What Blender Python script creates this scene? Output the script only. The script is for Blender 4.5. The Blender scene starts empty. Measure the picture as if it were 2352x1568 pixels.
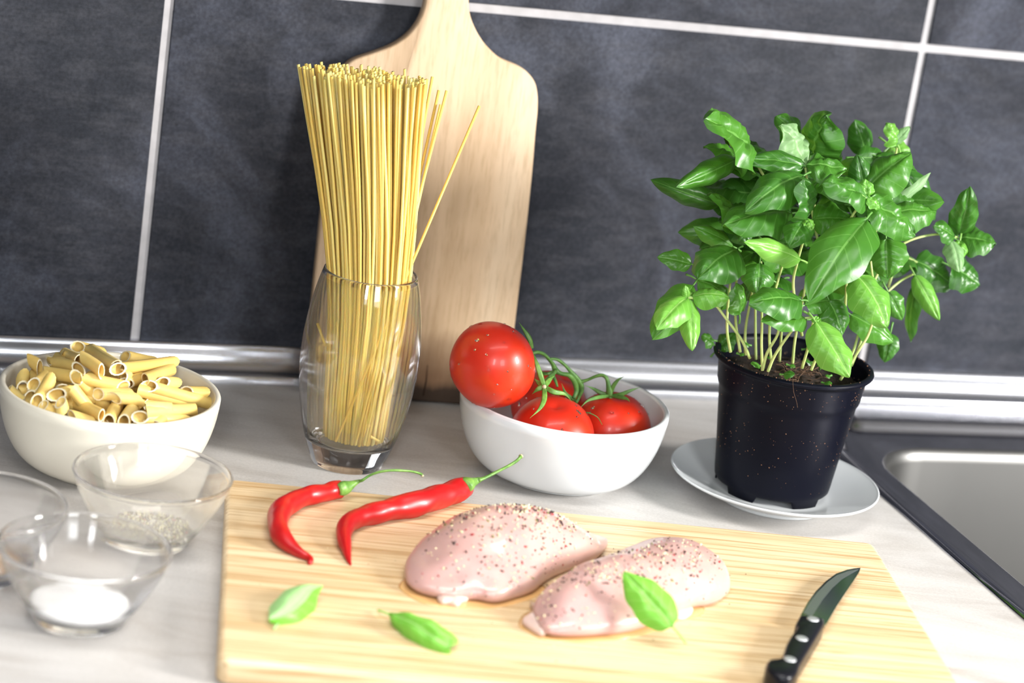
import bpy, bmesh, math, random
from mathutils import Vector, Matrix
from mathutils.bvhtree import BVHTree
from mathutils.noise import noise as pnoise
random.seed(7)
S = bpy.context.scene
COL = S.collection
PI = math.pi

# ------------------------------------------------------------------ camera
FPX, YAW, PITCH, ROLL = 5547.8, 0.3521, 0.2974, 0.1492
CAM = Vector((-0.3263, -1.688, 0.5864))
FWD = Vector((math.sin(YAW)*math.cos(PITCH), math.cos(YAW)*math.cos(PITCH), -math.sin(PITCH)))
_r = Vector((math.cos(YAW), -math.sin(YAW), 0)); _u = _r.cross(FWD)
RGT = _r*math.cos(ROLL) + _u*math.sin(ROLL)
UPV = -_r*math.sin(ROLL) + _u*math.cos(ROLL)
cd = bpy.data.cameras.new('camera'); cam = bpy.data.objects.new('camera', cd); COL.objects.link(cam)
cam.matrix_world = Matrix(((RGT.x, UPV.x, -FWD.x, CAM.x), (RGT.y, UPV.y, -FWD.y, CAM.y),
                           (RGT.z, UPV.z, -FWD.z, CAM.z), (0, 0, 0, 1)))
cd.sensor_width = 36; cd.lens = FPX/2352*36; cd.clip_start = 0.05
cd.dof.use_dof = True; cd.dof.focus_distance = 1.62; cd.dof.aperture_fstop = 5.0
S.camera = cam

# ------------------------------------------------------------------ world and lights
W = bpy.data.worlds.new('room_light'); S.world = W; W.use_nodes = True
wn = W.node_tree; bg = wn.nodes['Background']; bg.inputs[0].default_value = (0.93, 0.96, 1.0, 1); bg.inputs[1].default_value = 0.16

def area(name, loc, target, sx, sy, power, color=(1, 1, 1)):
    l = bpy.data.lights.new(name, 'AREA'); l.shape = 'RECTANGLE'; l.size = sx; l.size_y = sy
    l.energy = power; l.color = color
    o = bpy.data.objects.new(name, l); COL.objects.link(o); o.location = loc
    d = Vector(target) - Vector(loc); o.rotation_euler = d.to_track_quat('-Z', 'Y').to_euler()
    return o
# two casements of the kitchen window behind the camera, and a second window to the right
area('window_light', (-0.85, -2.75, 1.05), (0.2, -0.3, 0.0), 0.32, 0.8, 28, (0.95, 0.98, 1.0))
area('window_light', (0.35, -3.0, 1.0), (0.2, -0.3, 0.0), 0.60, 0.8, 28, (0.95, 0.98, 1.0))
area('window_light', (2.30, -1.78, 1.0), (0.25, -0.25, 0.05), 0.42, 0.72, 150, (1.0, 0.985, 0.96))
area('overhead_fill', (0.0, -0.85, 1.9), (0.0, -0.80, 0.0), 1.7, 0.5, 40, (1.0, 0.98, 0.95))  # unseen overhead fill, added to brighten the front of the worktop

S.view_settings.view_transform = 'Standard'; S.view_settings.look = 'None'
S.view_settings.gamma = 1.0; S.view_settings.use_curve_mapping = False
S.view_settings.exposure = 0.08
S.cycles.max_bounces = 14; S.cycles.transmission_bounces = 14; S.cycles.transparent_max_bounces = 16
S.cycles.sample_clamp_indirect = 12; S.cycles.blur_glossy = 0.3

# ------------------------------------------------------------------ pixel helpers (frame 2352x1568)
def ray(x, y):
    return (FWD + RGT*((x-1176)/FPX) - UPV*((y-784)/FPX)).normalized()
def at(x, y, z=0.0):
    v = ray(x, y); return CAM + v*((z-CAM.z)/v.z)
def aty(x, y, Y):
    v = ray(x, y); return CAM + v*((Y-CAM.y)/v.y)
def mpp(P):
    return (Vector(P)-CAM).dot(FWD)/FPX          # metres per pixel at P

# ------------------------------------------------------------------ node helpers
def newmat(name):
    m = bpy.data.materials.new(name); m.use_nodes = True
    nt = m.node_tree; b = nt.nodes['Principled BSDF']; return m, nt, b
def simple(name, col, rough=0.5, metal=0, coat=0, sss=0, sssr=(1, .4, .2), spec=0.5, trans=0, ior=1.5):
    m, nt, b = newmat(name)
    b.inputs['Base Color'].default_value = (*col, 1); b.inputs['Roughness'].default_value = rough
    b.inputs['Metallic'].default_value = metal; b.inputs['Coat Weight'].default_value = coat
    b.inputs['Coat Roughness'].default_value = 0.08
    b.inputs['Subsurface Weight'].default_value = sss; b.inputs['Subsurface Radius'].default_value = sssr
    b.inputs['Subsurface Scale'].default_value = 0.006
    b.inputs['Specular IOR Level'].default_value = spec
    b.inputs['Transmission Weight'].default_value = trans; b.inputs['IOR'].default_value = ior
    return m
def N(nt, t, **kw):
    n = nt.nodes.new(t)
    for k, v in kw.items():
        if k in n.inputs.keys(): n.inputs[k].default_value = v
        else: setattr(n, k, v)
    return n
def coords(nt, scale=(1, 1, 1), rot=(0, 0, 0), out='Object'):
    tc = N(nt, 'ShaderNodeTexCoord'); mp = N(nt, 'ShaderNodeMapping')
    mp.inputs['Scale'].default_value = scale; mp.inputs['Rotation'].default_value = rot
    nt.links.new(tc.outputs[out], mp.inputs[0]); return mp.outputs[0]
def noise(nt, vec, scale, detail=4, rough=0.55, dist=0):
    n = N(nt, 'ShaderNodeTexNoise'); n.inputs['Scale'].default_value = scale; n.inputs['Detail'].default_value = detail
    n.inputs['Roughness'].default_value = rough; n.inputs['Distortion'].default_value = dist
    nt.links.new(vec, n.inputs['Vector']); return n.outputs[0]
def ramp(nt, fac, stops):
    r = N(nt, 'ShaderNodeValToRGB'); e = r.color_ramp.elements
    while len(e) < len(stops): e.new(0.5)
    for k, (p, c) in enumerate(stops): e[k].position = p; e[k].color = (*c, 1) if len(c) == 3 else c
    nt.links.new(fac, r.inputs[0]); return r.outputs[0]
def mix(nt, fac, a, b, mode='MIX'):
    m = N(nt, 'ShaderNodeMix'); m.data_type = 'RGBA'; m.blend_type = mode
    for sock, v in ((m.inputs[0], fac), (m.inputs[6], a), (m.inputs[7], b)):
        if hasattr(v, 'links') or isinstance(v, bpy.types.NodeSocket): nt.links.new(v, sock)
        else: sock.default_value = (*v, 1) if isinstance(v, (tuple, list)) and len(v) == 3 else v
    return m.outputs[2]
def math_n(nt, op, a, b=None, clamp=False):
    m = N(nt, 'ShaderNodeMath'); m.operation = op; m.use_clamp = clamp
    for k, v in enumerate((a, b)):
        if v is None: continue
        if isinstance(v, bpy.types.NodeSocket): nt.links.new(v, m.inputs[k])
        else: m.inputs[k].default_value = v
    return m.outputs[0]
def bump(nt, b, h, strength, dist=0.001):
    n = N(nt, 'ShaderNodeBump'); n.inputs['Strength'].default_value = strength; n.inputs['Distance'].default_value = dist
    nt.links.new(h, n.inputs['Height']); nt.links.new(n.outputs[0], b.inputs['Normal'])

# ------------------------------------------------------------------ materials
def mat_tile():
    m, nt, b = newmat('slate_tile')
    v = coords(nt, out='Object'); oi = N(nt, 'ShaderNodeObjectInfo')
    add = N(nt, 'ShaderNodeVectorMath'); add.operation = 'ADD'; nt.links.new(v, add.inputs[0])
    sc = N(nt, 'ShaderNodeVectorMath'); sc.operation = 'SCALE'; nt.links.new(oi.outputs['Location'], sc.inputs[0]); sc.inputs[3].default_value = 3.7
    nt.links.new(sc.outputs[0], add.inputs[1]); v = add.outputs[0]
    a = noise(nt, v, 5.5, 7, 0.66, 0.6)
    st = N(nt, 'ShaderNodeMapping'); st.inputs['Scale'].default_value = (18, 18, 60); nt.links.new(v, st.inputs[0])
    c = noise(nt, st.outputs[0], 1.6, 5, 0.7)
    f = noise(nt, v, 420, 2, 0.6)
    c1 = ramp(nt, a, [(0.33, (0.014, 0.016, 0.021)), (0.52, (0.028, 0.030, 0.038)), (0.70, (0.074, 0.080, 0.104))])
    c2 = mix(nt, ramp(nt, c, [(0.45, (0, 0, 0)), (0.8, (0.55, 0.55, 0.55))]), c1, (0.070, 0.070, 0.080))
    c3 = mix(nt, 0.45, c2, ramp(nt, f, [(0.3, (0.25, 0.25, 0.25)), (0.7, (0.8, 0.8, 0.8))]), 'OVERLAY')
    nt.links.new(c3, b.inputs['Base Color']); b.inputs['Roughness'].default_value = 0.5
    b.inputs['Specular IOR Level'].default_value = 0.12
    bump(nt, b, c, 0.25, 0.0012); return m
def mat_counter():
    m, nt, b = newmat('grey_laminate')
    v = coords(nt, (1, 1, 1), (0, 0, 0.35))
    st = N(nt, 'ShaderNodeMapping'); st.inputs['Scale'].default_value = (3.2, 14, 8); nt.links.new(v, st.inputs[0])
    a = noise(nt, st.outputs[0], 1.5, 6, 0.62, 1.2); f = noise(nt, v, 500, 3, 0.7); g = noise(nt, v, 7, 4, 0.6)
    c = ramp(nt, a, [(0.3, (0.33, 0.295, 0.265)), (0.5, (0.475, 0.45, 0.425)), (0.7, (0.54, 0.515, 0.49))])
    c = mix(nt, 0.25, c, ramp(nt, g, [(0.3, (0.42, 0.38, 0.34)), (0.7, (0.55, 0.56, 0.57))]))
    c = mix(nt, 0.3, c, ramp(nt, f, [(0.3, (0.35, 0.35, 0.35)), (0.7, (0.65, 0.65, 0.65))]), 'OVERLAY')
    nt.links.new(c, b.inputs['Base Color']); b.inputs['Roughness'].default_value = 0.42
    bump(nt, b, f, 0.15, 0.0004); return m
def mat_bamboo():
    m, nt, b = newmat('bamboo')
    v = coords(nt)
    def streak(sx, sy, scale, d=4, r=0.6):
        st = N(nt, 'ShaderNodeMapping'); st.inputs['Scale'].default_value = (sx, sy, sy); nt.links.new(v, st.inputs[0])
        return noise(nt, st.outputs[0], scale, d, r)
    a = streak(1.2, 34, 1.6, 3); f = streak(5, 260, 1.5, 3, 0.7); k = streak(14, 110, 1.1, 2, 0.5)
    c = ramp(nt, a, [(0.35, (0.54, 0.375, 0.205)), (0.5, (0.66, 0.49, 0.285)), (0.66, (0.73, 0.57, 0.36))])
    c = mix(nt, ramp(nt, f, [(0.38, (0.85, 0.85, 0.85)), (0.5, (0.0, 0.0, 0.0))]), c, (0.44, 0.26, 0.105))
    c = mix(nt, ramp(nt, k, [(0.66, (0, 0, 0)), (0.76, (0.6, 0.6, 0.6))]), c, (0.47, 0.27, 0.10))
    nt.links.new(c, b.inputs['Base Color']); b.inputs['Roughness'].default_value = 0.42
    bump(nt, b, f, 0.15, 0.0004); return m
def mat_maple():
    m, nt, b = newmat('beech_wood')
    v = coords(nt)
    def streak(sx, sz, scale, d=4, r=0.6, dist=0.0):
        st = N(nt, 'ShaderNodeMapping'); st.inputs['Scale'].default_value = (sx, sx, sz); nt.links.new(v, st.inputs[0])
        return noise(nt, st.outputs[0], scale, d, r, dist)
    a = streak(22, 1.3, 1.4, 4, 0.6, 0.5); f = streak(260, 9, 1.3, 3, 0.7); g = noise(nt, v, 14, 4, 0.6)
    c = ramp(nt, a, [(0.3, (0.50, 0.335, 0.19)), (0.5, (0.64, 0.45, 0.28)), (0.7, (0.70, 0.52, 0.345))])
    c = mix(nt, ramp(nt, f, [(0.35, (0.45, 0.45, 0.45)), (0.52, (0, 0, 0))]), c, (0.42, 0.27, 0.14))
    # water stain along the foot of the board, and the pinkish wear around it
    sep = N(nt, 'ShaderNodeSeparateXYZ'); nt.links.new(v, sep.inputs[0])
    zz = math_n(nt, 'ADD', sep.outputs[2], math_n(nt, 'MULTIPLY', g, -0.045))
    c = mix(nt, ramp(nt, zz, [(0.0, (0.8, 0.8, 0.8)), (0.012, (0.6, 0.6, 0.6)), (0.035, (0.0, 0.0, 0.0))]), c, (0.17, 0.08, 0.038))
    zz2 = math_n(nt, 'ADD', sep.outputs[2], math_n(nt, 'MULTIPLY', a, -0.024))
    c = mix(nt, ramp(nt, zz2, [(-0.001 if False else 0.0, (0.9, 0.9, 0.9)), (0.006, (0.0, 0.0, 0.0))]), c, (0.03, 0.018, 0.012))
    nt.links.new(c, b.inputs['Base Color']); b.inputs['Roughness'].default_value = 0.55
    bump(nt, b, f, 0.12, 0.0004); return m
def mat_alu(name, col, rough, aniso=0.0):
    m, nt, b = newmat(name)
    b.inputs['Base Color'].default_value = (*col, 1); b.inputs['Metallic'].default_value = 1.0
    f = noise(nt, coords(nt, (1, 1, 1)), 9, 3)
    nt.links.new(ramp(nt, f, [(0.3, (rough*0.98,)*3), (0.7, (rough*1.02,)*3)]), b.inputs['Roughness'])
    b.inputs['Anisotropic'].default_value = aniso; return m
def mat_leaf(name, dark, light, vein, transl, rough=0.34):
    m, nt, b = newmat(name)
    tc = N(nt, 'ShaderNodeTexCoord'); sep = N(nt, 'ShaderNodeSeparateXYZ'); nt.links.new(tc.outputs['UV'], sep.inputs[0])
    av = math_n(nt, 'ABSOLUTE', math_n(nt, 'SUBTRACT', sep.outputs[1], 0.5))          # 0 midrib .. 0.5 margin
    mid = math_n(nt, 'LESS_THAN', av, 0.018)
    ph = math_n(nt, 'SUBTRACT', math_n(nt, 'MULTIPLY', sep.outputs[0], 6.0), math_n(nt, 'MULTIPLY', av, 3.1))
    fr = math_n(nt, 'FRACT', math_n(nt, 'ADD', ph, 4.0))
    lat = math_n(nt, 'LESS_THAN', math_n(nt, 'ABSOLUTE', math_n(nt, 'SUBTRACT', fr, 0.5)), 0.035)
    ve = math_n(nt, 'MAXIMUM', mid, math_n(nt, 'MULTIPLY', lat, 0.45))
    oi = N(nt, 'ShaderNodeObjectInfo')
    v3 = coords(nt, out='Object'); g = noise(nt, v3, 55, 3, 0.6)
    f = math_n(nt, 'ADD', math_n(nt, 'MULTIPLY', oi.outputs['Random'], 0.6), math_n(nt, 'MULTIPLY', g, 0.5), True)
    c = mix(nt, f, dark, light); c = mix(nt, math_n(nt, 'MULTIPLY', ve, 0.55), c, vein)
    nt.links.new(c, b.inputs['Base Color']); b.inputs['Roughness'].default_value = rough
    b.inputs['Specular IOR Level'].default_value = 0.42
    fine = noise(nt, v3, 420, 2); bump(nt, b, fine, 0.12, 0.0004)
    tr = N(nt, 'ShaderNodeBsdfTranslucent'); nt.links.new(mix(nt, 0.5, c, (0.35, 0.75, 0.06)), tr.inputs[0])
    ms = N(nt, 'ShaderNodeMixShader'); ms.inputs[0].default_value = transl
    nt.links.new(b.outputs[0], ms.inputs[1]); nt.links.new(tr.outputs[0], ms.inputs[2])
    nt.links.new(ms.outputs[0], nt.nodes['Material Output'].inputs[0]); return m
def mat_noisy(name, stops, scale, rough=0.4, coat=0, sss=0, sssr=(1, .4, .25), sss_scale=0.006, bumps=0, bscale=200, vs=(1, 1, 1), spec=0.5, rand=0.0):
    m, nt, b = newmat(name)
    v = coords(nt, vs); f = noise(nt, v, scale, 4, 0.6)
    if rand:
        oi = N(nt, 'ShaderNodeObjectInfo'); f = math_n(nt, 'ADD', f, math_n(nt, 'MULTIPLY', math_n(nt, 'SUBTRACT', oi.outputs['Random'], 0.5), rand))
    nt.links.new(ramp(nt, f, stops), b.inputs['Base Color'])
    b.inputs['Roughness'].default_value = rough; b.inputs['Coat Weight'].default_value = coat; b.inputs['Coat Roughness'].default_value = 0.07
    b.inputs['Subsurface Weight'].default_value = sss; b.inputs['Subsurface Radius'].default_value = sssr
    b.inputs['Subsurface Scale'].default_value = sss_scale; b.inputs['Specular IOR Level'].default_value = spec
    if bumps: bump(nt, b, noise(nt, coords(nt), bscale, 3), bumps, 0.0005)
    return m

M = dict(
    tile=mat_tile(), grout=mat_noisy('grout', [(0.3, (0.40, 0.385, 0.39)), (0.7, (0.50, 0.48, 0.49))], 60, 0.8, bumps=0.3),
    counter=mat_counter(), bamboo=mat_bamboo(), maple=mat_maple(),
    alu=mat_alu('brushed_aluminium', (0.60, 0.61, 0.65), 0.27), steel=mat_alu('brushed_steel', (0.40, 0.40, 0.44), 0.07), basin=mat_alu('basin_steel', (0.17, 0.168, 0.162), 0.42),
    ridge_metal=mat_alu('ridge_steel', (0.45, 0.45, 0.48), 0.25), blade=mat_alu('blade_steel', (0.36, 0.39, 0.44), 0.15), rivet=mat_alu('rivet_steel', (0.8, 0.81, 0.83), 0.5),
    white=simple('white_porcelain', (0.71, 0.735, 0.75), 0.16, coat=0.5), cream=simple('cream_stoneware', (0.74, 0.695, 0.585), 0.32, coat=0.25),
    glass=simple('clear_glass', (1, 1, 1), 0.0, trans=1.0, ior=1.47),
    spag=mat_noisy('spaghetti', [(0.2, (0.80, 0.54, 0.13)), (0.5, (0.89, 0.67, 0.205)), (0.8, (0.93, 0.77, 0.30))], 12, 0.42, sss=0.4, sssr=(1, .6, .2), sss_scale=0.003, vs=(1, 1, .2), rand=0.7),
    penne=mat_noisy('penne', [(0.25, (0.74, 0.50, 0.14)), (0.6, (0.84, 0.61, 0.20)), (0.85, (0.88, 0.68, 0.28))], 40, 0.42, sss=0.2, sssr=(1, .6, .2), sss_scale=0.003, rand=0.5),
    penne_end=simple('penne_cut', (0.84, 0.76, 0.54), 0.7),
    tomato=mat_noisy('tomato_skin', [(0.3, (0.44, 0.012, 0.005)), (0.55, (0.56, 0.022, 0.006)), (0.8, (0.66, 0.060, 0.010))], 12, 0.36, coat=0.12, sss=0.15, sssr=(1, .2, .1), spec=0.45),
    chilli=mat_noisy('chilli_skin', [(0.3, (0.34, 0.003, 0.006)), (0.6, (0.46, 0.006, 0.006)), (0.85, (0.56, 0.014, 0.008))], 45, 0.38, coat=0.06, sss=0.08, sssr=(1, .1, .1)),
    vine=mat_noisy('vine_green', [(0.3, (0.035, 0.12, 0.022)), (0.7, (0.13, 0.29, 0.055))], 120, 0.5, bumps=0.2),
    calyx=mat_noisy('calyx_green', [(0.3, (0.05, 0.16, 0.02)), (0.7, (0.19, 0.35, 0.06))], 160, 0.45, bumps=0.2),
    stalk_end=simple('dry_stalk', (0.45, 0.42, 0.25), 0.7),
    stem=mat_noisy('basil_stem', [(0.3, (0.33, 0.46, 0.13)), (0.7, (0.50, 0.60, 0.23))], 60, 0.45, sss=0.2),
    leaf=mat_leaf('leaf_green', (0.018, 0.095, 0.010), (0.075, 0.245, 0.022), (0.20, 0.44, 0.10), 0.16, 0.36),
    leaf_young=mat_leaf('leaf_young', (0.10, 0.32, 0.035), (0.19, 0.44, 0.06), (0.42, 0.68, 0.20), 0.22, 0.38),
    leaf_pale=mat_leaf('leaf_underside', (0.16, 0.33, 0.11), (0.26, 0.43, 0.19), (0.45, 0.6, 0.34), 0.2, 0.5),
    pot=simple('black_plastic', (0.0035, 0.004, 0.009), 0.40, spec=0.10), 
    soil=mat_noisy('soil', [(0.3, (0.008, 0.006, 0.004)), (0.6, (0.035, 0.02, 0.012)), (0.8, (0.11, 0.055, 0.028))], 300, 0.95, bumps=1.0, bscale=500),
    crumb=simple('soil_crumb', (0.26, 0.13, 0.07), 0.9), root=simple('root_fibre', (0.13, 0.07, 0.04), 0.9),
    chicken=mat_noisy('raw_chicken', [(0.25, (0.43, 0.245, 0.235)), (0.5, (0.52, 0.32, 0.285)), (0.75, (0.62, 0.42, 0.34))], 22, 0.36, coat=0.35, sss=0.45, sssr=(1, .45, .35), sss_scale=0.008, bumps=0.25, bscale=60, vs=(1, .35, 1)),
    fat=mat_noisy('pale_fat', [(0.3, (0.62, 0.44, 0.39)), (0.7, (0.72, 0.56, 0.48))], 60, 0.4, coat=0.4, sss=0.4),
    pep_dark=simple('pepper_dark', (0.03, 0.015, 0.012), 0.7), pep_light=simple('pepper_light', (0.85, 0.76, 0.46), 0.7), pep_red=simple('pepper_red', (0.36, 0.01, 0.02), 0.6), pep_green=simple('pepper_green', (0.22, 0.22, 0.07), 0.7),
    salt=simple('salt', (0.93, 0.93, 0.93), 0.8), spice=simple('spice', (0.48, 0.30, 0.16), 0.8),
    handle=simple('black_handle', (0.005, 0.005, 0.008), 0.30, spec=0.3), water=simple('water', (1, 1, 1), 0.0, trans=1.0, ior=1.33),
    shade_cabinet=simple('shade_cabinet_front', (0.6, 0.6, 0.6), 0.5),
)

def mat_glass(name, z0, z1, amount, ztop):
    """clear glass; where the wall is thin it passes light almost unbent, in the thick foot it refracts fully"""
    m, nt, b = newmat(name)
    b.inputs['Base Color'].default_value = (1, 1, 1, 1); b.inputs['Roughness'].default_value = 0.0
    b.inputs['Transmission Weight'].default_value = 1.0; b.inputs['IOR'].default_value = 1.47
    sep = N(nt, 'ShaderNodeSeparateXYZ'); nt.links.new(coords(nt), sep.inputs[0])
    mr = N(nt, 'ShaderNodeMapRange'); mr.inputs[1].default_value = z0; mr.inputs[2].default_value = z1; mr.inputs[4].default_value = amount
    nt.links.new(sep.outputs[2], mr.inputs[0])
    top = math_n(nt, 'LESS_THAN', sep.outputs[2], ztop)
    tr = N(nt, 'ShaderNodeBsdfTransparent'); ms = N(nt, 'ShaderNodeMixShader')
    nt.links.new(math_n(nt, 'MULTIPLY', mr.outputs[0], top), ms.inputs[0]); nt.links.new(b.outputs[0], ms.inputs[1]); nt.links.new(tr.outputs[0], ms.inputs[2])
    nt.links.new(ms.outputs[0], nt.nodes['Material Output'].inputs[0]); return m
M['glass'] = mat_glass('tumbler_glass', 0.018, 0.034, 0.25, 0.1345)
M['bowl_glass'] = mat_glass('bowl_glass', 0.006, 0.014, 0.5, 0.0415)

# ------------------------------------------------------------------ mesh helpers
def mesh_obj(name, verts, faces, mat, parent=None, smooth=True, mats=None, fmat=None, uvs=None):
    me = bpy.data.meshes.new(name); me.from_pydata([tuple(v) for v in verts], [], faces)
    for m in (mats or [mat]): me.materials.append(m)
    if fmat:
        for p, k in zip(me.polygons, fmat): p.material_index = k
    if uvs:
        ul = me.uv_layers.new(name='uv')
        for l in me.loops: ul.data[l.index].uv = uvs[l.vertex_index]
    me.update()
    if smooth: me.shade_smooth()
    o = bpy.data.objects.new(name, me); COL.objects.link(o)
    if parent: o.parent = parent
    return o
def tag(o, label=None, cat=None, group=None, kind=None):
    if label: o['label'] = label
    if cat: o['category'] = cat
    if group: o['group'] = group
    if kind: o['kind'] = kind
    return o
def empty(name, loc, label, cat, group=None, rz=0):
    o = bpy.data.objects.new(name, None); COL.objects.link(o); o.location = loc; o.rotation_euler = (0, 0, rz)
    o.empty_display_size = 0.01
    tag(o, label, cat, group); return o
def recalc(o):
    bm = bmesh.new(); bm.from_mesh(o.data); bmesh.ops.recalc_face_normals(bm, faces=bm.faces); bm.to_mesh(o.data); bm.free(); return o
def loops_mesh(loops, cap0=True, cap1=True, closed=True):
    V, F = [], []; n = len(loops[0])
    for L in loops: V += list(L)
    for i in range(len(loops)-1):
        for j in range(n if closed else n-1):
            a = i*n+j; b_ = i*n+(j+1) % n
            F.append((a, b_, b_+n, a+n))
    if cap0: F.append(tuple(reversed(range(n))))
    if cap1: F.append(tuple(range((len(loops)-1)*n, len(loops)*n)))
    return V, F
def lathe(name, prof, mat, parent=None, n=96, cap0=False, cap1=False, fn=None, closed_prof=False):
    loops = []
    for r, z in prof:
        L = []
        for k in range(n):
            t = 2*PI*k/n; p = Vector((r*math.cos(t), r*math.sin(t), z))
            L.append(fn(p, t) if fn else p)
        loops.append(L)
    V, F = loops_mesh(loops, cap0, cap1)
    if closed_prof:
        m = len(loops)
        for j in range(n): F.append(((m-1)*n+j, (m-1)*n+(j+1) % n, (j+1) % n, j))
    o = mesh_obj(name, V, F, mat, parent); recalc(o); return o
def catmull(P, m=6):
    P = [Vector(p) for p in P]
    if len(P) < 3 or m < 2: return P
    Q = [P[0]*2-P[1]] + P + [P[-1]*2-P[-2]]; out = []
    for i in range(1, len(Q)-2):
        a, b_, c, d = Q[i-1:i+3]
        for k in range(m):
            t = k/m
            out.append(0.5*((2*b_)+(c-a)*t+(2*a-5*b_+4*c-d)*t*t+(3*b_-a-3*c+d)*t**3))
    out.append(P[-1]); return out
def tube_geo(P, R, n=8, cap=True, noise_amp=0.0, seed=0, squash=None):
    P = [Vector(p) for p in P]; loops = []
    T0 = (P[1]-P[0]).normalized(); up = Vector((0, 0, 1)) if abs(T0.z) < 0.9 else Vector((0, 1, 0))
    nx = T0.cross(up).normalized()
    for i, p in enumerate(P):
        T = (P[min(i+1, len(P)-1)]-P[max(i-1, 0)]).normalized()
        nx = (nx-T*nx.dot(T)).normalized(); ny = T.cross(nx)
        r = R[i] if hasattr(R, '__len__') else R
        L = []
        for k in range(n):
            t = 2*PI*k/n; rr = r
            if noise_amp: rr *= 1+noise_amp*pnoise(Vector((p.x*90+math.cos(t)*.7+seed, p.y*90+math.sin(t)*.7, p.z*90)))
            L.append(p+nx*(rr*math.cos(t))+ny*(rr*math.sin(t)))
        loops.append(L)
    return loops_mesh(loops, cap, cap)
def tube(name, P, R, mat, parent=None, n=8, m=6, **kw):
    if m > 1 and len(P) > 2:
        Rl = R if hasattr(R, '__len__') else [R]*len(P)
        PP = catmull([Vector((*Vector(p), )) for p in P], m)
        RR = [v.x for v in catmull([Vector((r, 0, 0)) for r in Rl], m)]
        RR = [max(r, min(Rl)*0.8) for r in RR]
    else: PP, RR = P, R
    V, F = tube_geo(PP, RR, n, **kw); return mesh_obj(name, V, F, mat, parent)
def join_geo(parts):
    V, F = [], []
    for v, f in parts:
        o = len(V); V += list(v); F += [tuple(i+o for i in q) for q in f]
    return V, F
def rrect(x0, y0, x1, y1, r, z, nc=8, ne=10):
    pts = []; cs = [((x1-r, y1-r), 0), ((x0+r, y1-r), PI/2), ((x0+r, y0+r), PI), ((x1-r, y0+r), 1.5*PI)]
    for ci, ((cx, cy), a0) in enumerate(cs):
        for k in range(nc+1):
            a = a0+k*PI/2/nc; pts.append(Vector((cx+r*math.cos(a), cy+r*math.sin(a), z)))
        (nx_, ny_), a1 = cs[(ci+1) % 4]; q = Vector((nx_+r*math.cos(a1), ny_+r*math.sin(a1), z)); p = pts[-1]
        for k in range(1, ne): pts.append(p.lerp(q, k/ne))
    return pts
def box_geo(x0, y0, z0, x1, y1, z1, bev=0.0):
    if bev <= 0: return loops_mesh([rrect(x0, y0, x1, y1, 1e-4, z0, 1, 1), rrect(x0, y0, x1, y1, 1e-4, z1, 1, 1)])
    L = []
    for k in range(4):
        a = k*PI/2/3; L.append(rrect(x0+bev*(1-math.sin(a)), y0+bev*(1-math.sin(a)), x1-bev*(1-math.sin(a)), y1-bev*(1-math.sin(a)), bev, z0+bev*(1-math.cos(a)), 3, 1))
    for k in range(4):
        a = k*PI/2/3; L.append(rrect(x0+bev*(1-math.cos(a)), y0+bev*(1-math.cos(a)), x1-bev*(1-math.cos(a)), y1-bev*(1-math.cos(a)), bev, z1-bev*(1-math.sin(a)), 3, 1))
    return loops_mesh(L)

# ================================================================== SETTING
V, F = box_geo(-1.2, 0.0022, -0.05, 1.8, 0.03, 0.90)
wall = tag(mesh_obj('wall_back', V, F, M['grout'], smooth=False), kind='structure')
wall['label'] = 'wall of large dark slate tiles with pale grout joints behind the worktop'
g = 0.0034; xs = [-1.2, -0.6, 0.0, 0.6, 1.2, 1.8]; zs = [-0.0072, 0.2928, 0.5928, 0.8928]
tile_me = None
for i in range(len(xs)-1):
    for j in range(len(zs)-1):
        V, F = box_geo(-0.3+g, -0.15+g, -0.005, 0.3-g, 0.15-g, 0.004, 0.0008)
        if tile_me is None:
            V = [Vector((v.x, -v.z, v.y)) for v in V]
            t = mesh_obj('tile', V, F, M['tile'], wall); recalc(t); tile_me = t.data
        else:
            t = bpy.data.objects.new('tile', tile_me); COL.objects.link(t); t.parent = wall
        t.location = ((xs[i]+xs[i+1])/2, 0.004, (zs[j]+zs[j+1])/2)

# aluminium upstand profile along the foot of the wall
prof = [(0.0035, 0.0), (0.0035, 0.0244), (-0.0015, 0.0248), (-0.0038, 0.0246), (-0.0048, 0.0236), (-0.005, 0.0222), (-0.0054, 0.0212)]
for k in range(11):
    a = k/10*PI/2; prof.append((-0.0056-0.0124*(1-math.cos(a)), 0.0200-0.0150*math.sin(a)))
prof += [(-0.0188, 0.0052), (-0.0200, 0.0066), (-0.0218, 0.0064), (-0.0228, 0.0048), (-0.0230, 0.0002)]
L = [[Vector((x, y, z)) for (y, z) in prof] for x in [-1.2+0.2*k for k in range(16)]]
V, F = loops_mesh(L); o = mesh_obj('trim_1', V, F, M['alu']); recalc(o); tag(o, 'brushed aluminium upstand strip along the foot of the tiled wall', kind='structure')
o.data.set_sharp_from_angle(angle=0.6)

# worktop with the cut-out for the sink
SX0, SX1, SY0, SY1 = 0.5152, 1.08, -0.50, -0.043
outer = lambda e, z: rrect(-0.9+e, -0.62+e, 1.6-e, 0.002, 0.004, z, 8, 10)
hole = lambda z: rrect(SX0+0.006, SY0+0.006, SX1-0.006, SY1-0.006, 0.02, z, 8, 10)
V, F = loops_mesh([hole(-0.038), outer(0, -0.038), outer(0, -0.004), outer(0.0012, -0.0012), outer(0.004, 0.0), hole(0.0)], False, False)
n = len(hole(0)); F += [(5*n+j, 5*n+(j+1) % n, (j+1) % n, j) for j in range(n)]
ct = mesh_obj('countertop', V, F, M['counter']); recalc(ct); ct.data.set_sharp_from_angle(angle=0.5)
tag(ct, 'pale grey laminate worktop under all the food and dishes', 'worktop')

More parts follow.
